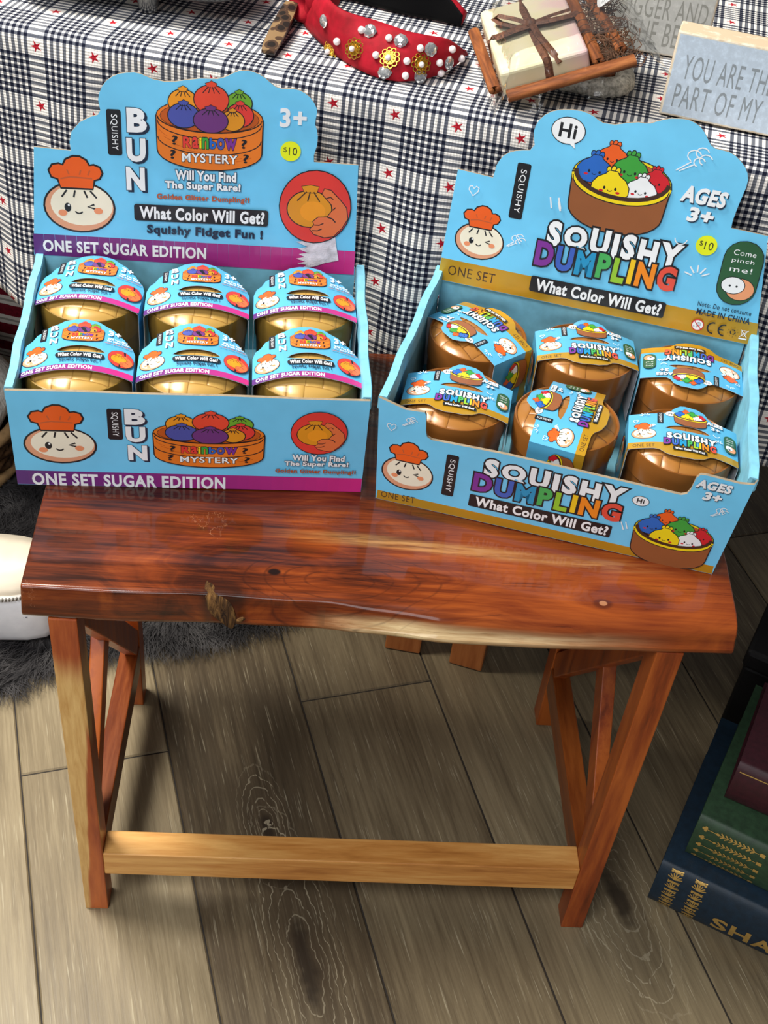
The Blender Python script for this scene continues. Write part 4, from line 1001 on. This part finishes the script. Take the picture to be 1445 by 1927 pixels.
# soap gift bundle
def build_soap():
    t = thing('soap_gift_bundle', 'cream soap bar tied with brown raffia among cinnamon sticks in clear wrap', 'gift')
    ax = Vector((.0818, .0063, .0278)).normalized(); ay = Vector((-.0128, .127, .012)); ay = (ay - ax * ay.dot(ax)).normalized(); az = ax.cross(ay)
    org = Vector((.0966, .4309, .814)) + ax * .0435 + ay * .064 - az * .0395
    mt = Matrix((ax, ay, az)).transposed().to_4x4(); mt.translation = org; t.matrix_world = mt
    soap = M('cream_soap', .4, .5); n1 = soap.noise(soap.coord('Object', (1, 1, .4)), 22, 3, .5, .8)
    x, y, z = soap.xyz(soap.coord('Object'))
    soap.color(soap.mix(((x * 14.0) + n1 * 1.2 - .7).sm(0, .7), soap.ramp(n1, [(.3, (212, 202, 160)), (.7, (222, 214, 186))]), (212, 178, 178))); soap.b.inputs['Subsurface Weight'].default_value = .15; soap.b.inputs['Subsurface Radius'].default_value = (.01, .006, .004)
    soap = soap.m
    bark = M('cinnamon', .7, .3); bn = bark.noise(bark.coord('Object', (10, 80, 80)), 1.5, 5, .6, .5); bark.color(bark.ramp(bn, [(.3, (70, 34, 16)), (.5, (132, 74, 36)), (.7, (168, 104, 54))])); bark.bump(bn, .5, .001); bark = bark.m
    raf = M('raffia', .6, .3); rn = raf.noise(raf.coord('Object', (1, 1, 1)), 240, 4, .6, 1.2); raf.color(raf.ramp(rn, [(.3, (62, 36, 26)), (.7, (122, 80, 58))])); raf.bump(rn, .4, .0008); raf = raf.m
    def stick(cx, cy, cz, L, a, r, lab='cinnamon_stick'):
        mb = MB()
        for s in (-1, 1):      # a quill rolled from both sides
            pts = [(s * (.55 * r + .42 * r * math.cos(q)), .42 * r * math.sin(q)) for q in (math.pi * 2 * k / 10 for k in range(10))]
            mb.loft([[(-L / 2 + L * i / 10, p[0] + .0004 * math.sin(i * 2.1), p[1] * 1.3 + .0004 * math.sin(i * 1.3)) for p in pts] for i in range(11)], bark)
        mb.loft([[(-L / 2 + L * i / 10, r * 1.02 * math.cos(q), r * .72 * math.sin(q)) for q in (R(20) + math.pi * 2 * k / 14 for k in range(14))] for i in range(11)], bark, True, False)
        o = mb.build(lab, t, smooth=1); o.location = (cx, cy, cz); o.rotation_euler = (0, 0, a)
    mb = MB(); mb.box((0, 0, .0265), (.087, .128, .026)); mb.build('soap_bar', t, mat=soap, bevel=.004, seg=3)
    # raffia strands round the bar and the bow
    mb = MB()
    def strand(pts, w, th=.0012):
        P = [Vector((p[0] * .825, p[1] * .838, p[2])) for p in pts]; w *= .9; rings = []
        for i, p in enumerate(P):
            d = (P[min(i + 1, len(P) - 1)] - P[max(i - 1, 0)]).normalized(); a = d.cross(Vector((0, 0, 1))); a = a.normalized() if a.length > .2 else Vector((1, 0, 0)) if abs(d.y) > abs(d.x) else Vector((0, 1, 0)); b = a.cross(d)
            rings.append([p + a * w - b * 0, p + a * w * .3 + b * th * 1.6, p - a * w * .4 + b * th * .8, p - a * w, p - a * w * .3 - b * th, p + a * w * .3 - b * th])
        mb.loft(rings, raf)
    zt = .0408
    strand([(.004, -.0765, .014), (.004, -.0768, .036), (.003, -.073, zt), (.0, -.03, zt), (-.001, .03, zt), (-.002, .0765, zt - .003)], .0045)
    strand([(-.0530, .004, .016), (-.0532, .004, .037), (-.048, .004, zt), (0, .0, zt + .001), (.05, .002, zt), (.0532, .002, .034)], .0042)
    strand([(0, 0, zt + .004), (-.016, .010, zt + .009), (-.034, .026, zt + .010), (-.040, .032, zt + .006), (-.034, .020, zt + .005), (-.018, .004, zt + .004), (0, 0, zt + .004)], .004)
    strand([(0, 0, zt + .004), (-.02, -.004, zt + .005), (-.046, -.008, zt + .004)], .0062)
    strand([(0, 0, zt + .005), (.022, -.006, zt + .006), (.046, -.004, zt + .004), (.056, .002, zt + .003)], .005)
    strand([(0, .001, zt + .005), (.025, .004, zt + .006), (.05, .008, zt + .005)], .0036)
    strand([(0, 0, zt + .006), (.004, -.03, zt + .004), (.012, -.066, zt + .002), (.018, -.078, zt - .006)], .0038)
    mb.sphere((0, 0, zt + .005), (.006, .0065, .005), raf, 10, 6)
    mb.build('raffia_bow', t, smooth=40)
    for c in ((.022, -.073, .020, .126, .03, .0075), (.0525, .005, .021, .13, R(90), .0062), (.074, .012, .020, .12, R(93), .006), (-.052, .0, .021, .12, R(91), .006)):
        stick(*c)
    # straw filling and the crocheted cloth underneath
    straw = plain('brown_straw', (92, 66, 50), .8, .2, var=.3); mb = MB(); rnd = random.Random(5)
    for i in range(230):
        p = Vector((rnd.uniform(.052, .090), rnd.uniform(-.06, .06), rnd.uniform(.010, .026))); pts = []; a = rnd.uniform(0, 6.3)
        for k in range(5): pts.append(p + Vector((math.cos(a + k * .9), math.sin(a + k * .9), .25 * math.sin(k + a))) * .006 * (1 + .3 * k))
        mb.tube(pts, .0005, straw, 4)
    o = mb.build('straw_filling', t); o['kind'] = 'stuff'
    # round paper sticker on a stick of the bundle
    st = Art(); st.ell(0, 0, 21, 21, 'white', None, 0, 0, 40); st.rrect(-1, 2, 22, 19, .4, 'shade', R(12)); st.ell(-1, 2, 9, 8, 'black', None, 0, R(12)); st.ell(-1, 2, 7.2, 6.4, 'shade', None, 0, R(12)); st.ell(-1, 2, 4, 5, 'black', None, 0, R(12)); st.ell(-1, 3, 2.2, 2.6, 'shade')
    for k in range(2):
        for j in range(7): a = R((200 if k else -60) + 13 * j); st.stroke([(16 * math.cos(a), 16 * math.sin(a)), (18 * math.cos(a), 18 * math.sin(a))], .8, 'black')
    mb = MB(); st.emit(mb, lambda x, y, z: (.090 + x / 1150, .030 + y / 1150, .0432 + z / 1000 - (x * x) / 30000), ink); o = mb.build('paper_sticker', t, fix=False); o['label'] = 'round white paper sticker'
    # clear wrap: crumpled film over everything
    film = bpy.data.materials.new('clear_film'); film.use_nodes = True; nt = film.node_tree; nt.nodes.clear()
    out = nt.nodes.new('ShaderNodeOutputMaterial'); mix = nt.nodes.new('ShaderNodeMixShader'); tr = nt.nodes.new('ShaderNodeBsdfTransparent'); gl = nt.nodes.new('ShaderNodeBsdfGlossy'); fr = nt.nodes.new('ShaderNodeFresnel')
    gl.inputs['Roughness'].default_value = .08; tr.inputs[0].default_value = (.95, .95, .95, 1); fr.inputs['IOR'].default_value = 1.35
    tc = nt.nodes.new('ShaderNodeTexCoord'); nz = nt.nodes.new('ShaderNodeTexNoise'); bp = nt.nodes.new('ShaderNodeBump'); nz.inputs['Scale'].default_value = 26; nz.inputs['Detail'].default_value = 2; nz.inputs['Distortion'].default_value = 1.0
    nt.links.new(tc.outputs['Object'], nz.inputs['Vector']); nt.links.new(nz.outputs['Fac'], bp.inputs['Height']); bp.inputs['Distance'].default_value = .004; bp.inputs['Strength'].default_value = .5
    nt.links.new(bp.outputs[0], gl.inputs['Normal']); nt.links.new(bp.outputs[0], fr.inputs['Normal'])
    fm_ = nt.nodes.new('ShaderNodeMath'); fm_.operation = 'MULTIPLY'; fm_.inputs[1].default_value = .42; nt.links.new(fr.outputs[0], fm_.inputs[0]); nt.links.new(fm_.outputs[0], mix.inputs[0]); nt.links.new(tr.outputs[0], mix.inputs[1]); nt.links.new(gl.outputs[0], mix.inputs[2]); nt.links.new(mix.outputs[0], out.inputs[0])
    rnd = random.Random(11); g = []; nn = 34
    for i in range(nn + 1):
        row = []
        for j in range(nn + 1):
            a = i / nn * 2 - 1; b = j / nn * 2 - 1
            x = .028 + a * .086 ; y = -.002 + b * .088
            ins = max(abs(a), abs(b)); zb = .0515 if ins < .62 else .0515 - (ins - .62) / .38 * .0475
            if x > .05: zb = min(zb, .048)
            row.append((x + rnd.uniform(-1, 1) * .002, y + rnd.uniform(-1, 1) * .002, max(.0022, zb + rnd.uniform(-1, 1) * .0016 * (1 if ins > .7 else .15))))
        g.append(row)
    mb = MB(); mb.loft(g, film, False, False); mb.build('clear_wrap', t, smooth=1, fix=False)
build_soap()
def build_under():
    t = thing('crochet_bundle', 'white crochet cloth with short cinnamon sticks, propping up the wrapped soap', 'gift', (.205, .56, TT))
    cro = M('crochet_cotton', .85, .2); ck = cro.noise(cro.coord('Object'), 260, 3); cro.color(cro.ramp(ck, [(.35, (150, 147, 136)), (.6, (216, 211, 198))])); cro.bump(ck, .8, .003)
    W_ = [(.118, .515, .006), (.15, .497, .008), (.178, .4855, .0095), (.205, .478, .010), (.226, .483, .010), (.236, .50, .009), (.238, .54, .0085), (.245, .60, .008), (.262, .64, .010), (.277, .672, .014), (.270, .70, .010), (.24, .70, .007)]
    mb = MB(); pts = []
    for i in range(45):
        p = catmull([Vector(q) for q in W_], (len(W_) - 1) * i / 44.001); pts.append((p.x - .205, p.y - .56, p.z + .0006 * math.sin(i * 2.3)))
    mb.tube(pts, [.004 + .0055 * min(1, i / 6, (44 - i) / 4) + .0008 * (i % 2) for i in range(45)], cro.m, 12); mb.build('crochet_edge', t, smooth=1)
    wd = plain('cinnamon_dark', (116, 62, 28), .65, .3, bump=.5, bscale=200, var=.3)
    for x0, y0, x1, y1, z in ((.172, .526, .222, .508, .0065), (.178, .538, .228, .519, .0075), (.190, .552, .228, .534, .010)):
        mb = MB(); p, q = Vector((x0 - .205, y0 - .56, z)), Vector((x1 - .205, y1 - .56, z)); mb.tube([p + (q - p) * i / 6 for i in range(7)], .0058, wd, 12); mb.build('cinnamon_stick', t, smooth=35)
    mb = MB(); mb.box((.0, .035, .016), (.062, .085, .030)); mb.build('soap_bar', t, mat=plain('pale_soap', (226, 214, 190), .45, .4), bevel=.004)
build_under()

# block signs
def block_sign(label, loc, yaw, w, d, h, face, side, lines, txt, faceart=None):
    t = thing('block_sign', label, 'sign', loc, yaw)
    m = M('painted_block', .6, .3); n = m.noise(m.coord('Object'), 90, 4, .6); x, y, z = m.xyz(m.coord('Object'))
    edge = (x.mn((x * -1.0) + w)).mn(z.mn((z * -1.0) + h))
    wear = ((edge * -260.0) + n * 2.2 - .55).sm(0, .5)
    m.color(m.mix(wear * .8, m.ramp(n, [(.3, tuple(q * .95 for q in side)), (.7, side)]), (196, 172, 140))); m.bump(n, .2, .001)
    mb = MB(); mb.box((w / 2, d / 2, h / 2), (w, d, h)); mb.build('wooden_block', t, mat=m.m, bevel=.0014)
    fm = M('painted_face', .62, .25); n2 = fm.noise(fm.coord('Object'), 160, 4, .65); fm.color(fm.ramp(n2, [(.28, tuple(min(255, q * 1.1) for q in face)), (.5, face), (.75, tuple(q * .96 for q in face))])); fm.bump(n2, .15, .0006)
    tm = M('worn_letters', .6, .25); n3 = tm.noise(tm.coord('Object'), 240, 4, .7); tm.color(tm.mix(n3.sm(.62, .7) * .6, txt, face))
    FF = lambda a, b, z: (a / 1000, -z / 1000 - .0002, b / 1000)
    mb = MB(); a = Art(); mgn = 2.5
    a.poly([(mgn, mgn), (w * 1000 - mgn, mgn), (w * 1000 - mgn, h * 1000 - mgn), (mgn, h * 1000 - mgn)], 'face')
    for s, cx, cy, tw, th in lines: a.text(s, cx, cy, tw, th, 'txt', 0.0)
    a.emit(mb, FF, lambda c: fm.m if c == 'face' else tm.m); mb.build('painted_face', t, fix=False)
block_sign('pale blue block sign with YOU ARE THE in grey, in front at the right edge', (.2636, .4488, TT), R(-17.7), .165, .030, .0835, (188, 202, 216), (238, 228, 208),
           [('YOU ARE THE', 57, 51, 88, 24), ('PART OF MY', 53, 22, 86, 24)], (138, 146, 152))
block_sign('grey block sign with BIGGER AND in grey letters, behind the soap', (.2262, .6156, TT), R(-13), .1135, .028, .085, (182, 182, 178), (206, 198, 184),
           [('BIGGER AND', 60.5, 49, 92, 23), ('THE BET', 60, 22, 64, 25)], (142, 142, 136))

# ------------------------------------------------------------------ books on the floor, right
gilt = plain('gilt_stamp', (196, 158, 84), .38, .5, .5)
def book(label, loc, yaw, L, D, T, cover, deco, letters=None, pages=(70, 60, 48), ov=.004):
    t = thing('hardback_book', label, 'book', loc, yaw)
    cm = M('book_cloth', .5, .4); n = cm.noise(cm.coord('Object'), 120, 4, .6); cm.color(cm.ramp(n, [(.3, tuple(q * .75 for q in cover)), (.7, cover)])); cm.bump(cm.noise(cm.coord('Object'), 700, 2), .2, .0006); cm = cm.m
    n = 14; bulge = .012; prof = []
    for i in range(n + 1): a = R(180 * i / n); prof.append((.014 - bulge * math.sin(a) - .002, T / 2 - T / 2 * math.cos(a)))
    out = [(D, 0)] + [(max(y, .0), z) for y, z in prof] + [(D, T)]
    inn = [(D, T - .0035)] + [(y + .0035, min(max(z, .0035), T - .0035)) for y, z in reversed(prof)] + [(D, .0035)]
    mb = MB(); mb.loft([[(x, y, z) for y, z in out + inn] for x in (0, L * .5, L)], cm); mb.build('cover', t, smooth=35, fix=True)
    mb = MB(); mb.box((L / 2, .016 + (D - .024) / 2, T / 2), (L - 2 * ov, D - .024, T - .0072)); mb.build('page_block', t, mat=plain('shaded_pages%d' % int(pages[0]), pages, .9, .1, bump=.3, bscale=900))  # page colour set dark to stand for shade on the book ends
    # gilt stamping following the rounded spine: fn(x_mm, s_mm along the spine height)
    def fn(x, s, z):
        zz = min(max(s / 1000, 0), T); a = math.acos(max(-1, min(1, 1 - 2 * zz / T)))
        y = max(.014 - bulge * math.sin(a) - .002, .0); return (x / 1000, y - .0003 - z / 1000, zz)
    A = Art(); deco(A); mb = MB()
    for v, f, c, z in A.items:       # split into strips along the spine height so that the stamping bends
        vv = [(y, x) for x, y in v]; a2 = Art(); a2.items.append((vv, f, c, z)); a2.emit(mb, lambda q, w_, z_: fn(w_, q, z_), lambda c: gilt, [T * 1000 * k / 16 for k in range(17)], .004)
    mb.build('spine_stamping', t, fix=False)['label'] = 'gilt stamped spine'
    if letters:
        A = Art(); letters(A); mb = MB()
        for v, f, c, z in A.items:
            a2 = Art(); a2.items.append(([(y, x) for x, y in v], f, c, z)); a2.emit(mb, lambda q, w_, z_: fn(w_, q, z_), lambda c: gilt, [T * 1000 * k / 16 for k in range(17)], .004)
        mb.build('spine_lettering', t, fix=False)['label'] = 'gold letters on the spine'
    return t
def letters_blue(A):
    A.text('S', 84, 25, 16, 21, 'gold', .03); A.text('H', 108, 25, 21, 21, 'gold', .03); A.text('A', 135, 25, 22, 21, 'gold', .03)
def deco_blue(A):
    for x in (20, 48):
        for k in range(5):
            y = 4 + 15 * k
            for a in (-70, -45, -20, 0, 20, 45, 70): A.stroke([(x, y), (x + 9 * math.sin(R(a)), y + 8.5 * math.cos(R(a)))], 1.3, 'gold')
            A.ell(x, y + 10.5, 4.2, 1.9, 'gold'); A.ell(x - 5.5, y + 9.8, 1.5, 1.5, 'gold'); A.ell(x + 5.5, y + 9.8, 1.5, 1.5, 'gold')
            A.stroke([(x - 7, y + 12), (x, y + 11.2), (x + 7, y + 12.4)], 1.0, 'gold')
def deco_green(A):
    for k in range(5):
        y = 10 + 13 * k
        A.ell(11, y + 1.6, 1.7, 1.7, 'gold'); A.ell(11, y - 1.6, 1.7, 1.7, 'gold'); A.ell(8.6, y, 1.7, 1.7, 'gold'); A.stroke([(9, y), (26, y)], .8, 'gold'); A.ell(25, y, 2.2, 1.5, 'gold')
        for j in range(8): x = 28 + 5 * j; A.stroke([(x, y + 3.2), (x + 3.6, y + .3)], 1.5, 'gold'); A.stroke([(x, y - 3.2), (x + 3.6, y - .3)], 1.5, 'gold')
        A.stroke([(26, y), (72, y)], .7, 'gold'); A.rrect(76, y, 6, 4.6, .8, 'gold')
def deco_maroon(A): A.stroke([(4, 56), (60, 56)], 1.2, 'gold')
YB = R(-28)
book('thick dark blue hardback lettered SHA in gold, bottom of the stack', (.3616, .0353, .0002), YB, .34, .25, .079, (18, 42, 60), deco_blue, letters_blue)
book('green hardback with gilt wheat ears along its spine, middle of the stack', (.3890, .0480, .0795), R(-29), .33, .23, .074, (46, 74, 48), deco_green, lambda A: A.text('E', 106, 30, 16, 26, 'gold', .02))
book('maroon hardback on top of the green book at the right edge', (.4200, .0720, .1540), R(-27), .30, .20, .066, (64, 20, 30), deco_maroon)
t = thing('shade_filler', 'black trunk standing for shade by the stacked books at the right edge', 'filler', (.505, .305, 0), R(-29))  # added black box in place of the deep shade beside the books
blk = plain('shade_black', (13, 12, 13), .6, .3, bump=.3)
mb = MB(); mb.box((.17, .10, .062), (.34, .20, .124)); mb.build('body', t, mat=blk, bevel=.004)
mb = MB(); mb.box((.17, .10, .139), (.346, .206, .030)); mb.build('filler_lid', t, mat=blk, bevel=.006)

# ------------------------------------------------------------------ floor things, left
furm = M('grey_fur', .7, .25); fn_ = furm.noise(furm.coord('Object'), 16, 4, .6); furm.color(furm.ramp(fn_, [(.3, (26, 25, 26)), (.5, (54, 52, 53)), (.7, (98, 95, 94))])); furm = furm.m
def build_rug():
    t = thing('fur_rug', 'shaggy dark grey fur rug on the planks behind the left bench legs', 'rug', (-.4, .6, 0))
    edge = [(-.72, .30), (-.56, .285), (-.45, .300), (-.40, .335), (-.36, .365), (-.30, .385), (-.25, .392), (-.20, .405), (-.14, .43), (-.09, .458), (-.05, .50), (-.03, .58), (-.06, .72), (-.10, .86), (-.25, .98), (-.5, 1.02), (-.78, .95), (-.9, .7), (-.86, .42)]
    loc = [(x + .4, y - .6) for x, y in edge]
    mb = MB(); mb.prism(loc, lambda x, y, z: (x, y, .006 + z), .0055, furm); mb.build('backing', t)
    def inside(x, y):
        c = False
        for (x0, y0), (x1, y1) in zip(loc, loc[1:] + loc[:1]):
            if (y0 > y) != (y1 > y) and x < (x1 - x0) * (y - y0) / (y1 - y0) + x0: c = not c
        return c
    rnd = random.Random(2); v = []; f = []
    def blade(x, y, a, L, w, h):
        b = len(v); bend = rnd.uniform(-.5, .5)
        for k in range(5):
            s = k / 4; q = a + bend * s
            px = x + math.cos(q) * L * s; py = y + math.sin(q) * L * s; pz = .006 + h * math.sin(min(1, s * 1.25) * math.pi * .62) * (1 - .55 * s)
            nx, ny = -math.sin(q), math.cos(q); ww = w * (1 - s * .92)
            v.append((px + nx * ww, py + ny * ww, max(pz, .0012))); v.append((px - nx * ww, py - ny * ww, max(pz, .0012)))
            if k: i = b + 2 * k; f.append((i - 2, i - 1, i + 1, i))
    n = 0
    while n < 15000:
        x, y = rnd.uniform(-.33, .37), rnd.uniform(-.33, .1)
        if inside(x, y):
            clump = math.sin(x * 38) * 1.1 + math.sin(y * 31 + x * 12) * .9
            blade(x, y, -1.6 + clump * .55 + rnd.uniform(-.5, .5), rnd.uniform(.03, .062), rnd.uniform(.0003, .0008), rnd.uniform(.008, .022)); n += 1
    for (x0, y0), (x1, y1) in list(zip(loc, loc[1:]))[1:12]:       # fringe over the edge
        d = math.hypot(x1 - x0, y1 - y0); a0 = math.atan2(-(x1 - x0), (y1 - y0))
        for k in range(int(d * 2600)):
            s = rnd.random(); blade(x0 + (x1 - x0) * s, y0 + (y1 - y0) * s, a0 + rnd.uniform(-.7, .7), rnd.uniform(.02, .05), rnd.uniform(.0003, .0008), rnd.uniform(.003, .014))
    mb = MB(); mb.add(v, f, furm); o = mb.build('fur_pile', t, smooth=1, fix=False); o['kind'] = 'stuff'
build_rug()
# white handbag
def build_bag():
    t = thing('handbag', 'white leather zip-top bag lying on the grey fur rug', 'bag', (-.518, .413, .0125))
    wl = M('white_leather', .42, .4); wn = wl.noise(wl.coord('Object'), 30, 4); wl.color(wl.ramp(wn, [(.3, (222, 224, 230)), (.7, (240, 242, 246))])); wl.bump(wl.noise(wl.coord('Object'), 14, 3), .25, .006); wl = wl.m
    cl = plain('cream_leather', (226, 214, 192), .4, .4, bump=.15, bscale=60)
    def ring(x, s, z0=0.0):
        # rounded section in y,z; s scales towards the ends
        p = []
        for k in range(20):
            a = 2 * math.pi * k / 20; c, q = math.cos(a), math.sin(a)
            y = .052 * s * math.copysign(abs(c) ** .6, c); z = .056 * (.55 + .45 * s) * math.copysign(abs(q) ** .6, q) + .056
            p.append((x, y - .006 * (z / .1), z))
        return p
    mb = MB(); mb.loft([ring(x, s) for x, s in ((-.15, .35), (-.142, .75), (-.12, .95), (-.06, 1), (0, 1), (.06, 1), (.10, .96), (.122, .84), (.134, .6), (.138, .3))], wl)
    mb.build('body', t, smooth=1)
    mb = MB(); g = []
    for i in range(15):
        x = -.135 + .262 * i / 14; k = 1 - (abs(x + .004) / .15) ** 6
        g.append([(x, -.050 * k - .004, .098), (x, -.046 * k - .002, .112), (x, -.022 * k, .127), (x, .016 * k, .132), (x, .042 * k, .124), (x, .05 * k, .100)])
    mb.loft(g, cl, False, False); o = mb.build('top_panel', t, smooth=1); o.modifiers.new('thick', 'SOLIDIFY').thickness = .002
    zm = plain('zip_teeth', (120, 116, 110), .4, .5, .6); tape = plain('zip_tape', (206, 202, 196), .7); mb = MB()
    mb.tube([(-.13 + .255 * i / 14, -.0545 * (1 - (abs(-.126 + .255 * i / 14) / .15) ** 6), .1005) for i in range(15)], .0035, tape, 8)
    for i in range(60):
        x = -.128 + .25 * i / 59; mb.box((x, -.0585 * (1 - (abs(x + .004) / .15) ** 6), .1022), (.0016, .0030, .0042), zm)
    mb.build('zipper', t)
    st = plain('grey_thread', (96, 98, 104), .8); mb = MB()
    for i in range(44): x = -.11 + .215 * i / 43; mb.box((x, -.0525, .068), (.0026, .0012, .0006), st)
    mb.build('stitching', t)
build_bag()
# basket with throw, striped cushion
def build_basket():
    t = thing('wicker_basket', 'low dark woven wicker basket at the left edge behind the white bag', 'basket', (-.672, .765, .0075))
    wk = M('wicker', .7, .3); wn = wk.noise(wk.coord('Object'), 90, 4); wk.color(wk.ramp(wn, [(.3, (44, 30, 20)), (.7, (112, 80, 48))])); wk.bump(wn, .4, .001); wk = wk.m
    rim = plain('pale_wicker', (156, 124, 84), .6, .3, bump=.4, var=.15)
    mb = MB(); mb.lathe([(.0005, 0), (.150, 0), (.152, .004), (.0005, .004)], wk, 40)
    n = 40
    for k in range(6):
        z = .012 + .0125 * k; r = .158 + .018 * k / 12
        mb.tube([((r + .0035 * (1 if (j + k) % 2 else -1)) * math.cos(2 * math.pi * j / n), (r + .0035 * (1 if (j + k) % 2 else -1)) * math.sin(2 * math.pi * j / n), z) for j in range(n + 1)], .0062, wk, 6)
    mb.build('woven_wall', t, smooth=1)
    mb = MB()
    for j in range(0, n): a = 2 * math.pi * j / n; mb.tube([(.157 * math.cos(a), .157 * math.sin(a), .004), (.168 * math.cos(a), .168 * math.sin(a), .084)], .003, wk, 6)
    mb.build('stakes', t, smooth=1)
    for z, r, nm in ((.010, .163, 'base_band'), (.086, .169, 'rim_band')):
        mb = MB(); mb.tube([(r * math.cos(2 * math.pi * j / 48), r * math.sin(2 * math.pi * j / 48), z) for j in range(49)], .009, rim, 8); mb.build(nm, t, smooth=1)
build_basket()
knit = M('cream_knit', .9, .1); kn = knit.noise(knit.coord('Object'), 120, 4); knit.color(knit.ramp(kn, [(.3, (196, 190, 178)), (.7, (228, 224, 214))])); knit.bump(knit.noise(knit.coord('Object'), 55, 4), .8, .006)
mb = MB(); rg = []
for i in range(13):
    a = -math.pi / 2 + math.pi * i / 12; r = max(.152 * math.cos(a), .002)
    rg.append([(r * math.cos(b) * (1 + .06 * math.sin(3 * b + i)), r * math.sin(b) * (1 + .05 * math.sin(4 * b)), .075 * math.sin(a) + .008 * math.sin(3 * b) * math.cos(a)) for b in (2 * math.pi * j / 28 for j in range(28))])
mb.loft(rg, knit.m); o = mb.build('knit_throw', smooth=1); o.location = (-.664, .762, .106); tag(o, 'cream knitted throw bundled in the wicker basket', 'throw')
strp = M('striped_weave', .85, .15); x, y, z = strp.xyz(strp.coord('Object')); wv = strp.noise(strp.coord('Object', (1, 1, 1)), 150, 3)
f_ = (z / .034 + (wv - .5) * .06).fract()
strp.color(strp.mix(f_.gt(.56), strp.ramp(wv, [(.3, (92, 12, 28)), (.7, (124, 20, 38))]), strp.mix(((f_ - .78).abs()).lt(.05), (214, 208, 198), (150, 146, 138)))); strp.bump(wv + (x * 260.0).op('SINE') * .3 * f_.gt(.56), .6, .003)
mb = MB(); g = []; nn = 16
for sgn in (1, -1):
    rows = []
    for i in range(nn + 1):
        row = []
        for j in range(nn + 1):
            a = i / nn * 2 - 1; b = j / nn * 2 - 1; th_ = .055 * ((1 - a ** 4) * (1 - b ** 4)) ** .5
            pin = 1 - .06 * (1 - abs(b)) * abs(a); row.append((.21 * a * (1 - .05 * (1 - b * b)), sgn * -th_, .18 * b * (1 - .05 * (1 - a * a))))
        rows.append(row)
    mb.loft(rows, strp.m, False, False)
o = mb.build('striped_cushion', smooth=1); o.location = (-.615, 1.045, .192); o.rotation_euler = (R(-10), R(6), R(-8)); tag(o, 'maroon and cream striped cushion standing at the left edge under the cloth hem', 'cushion')
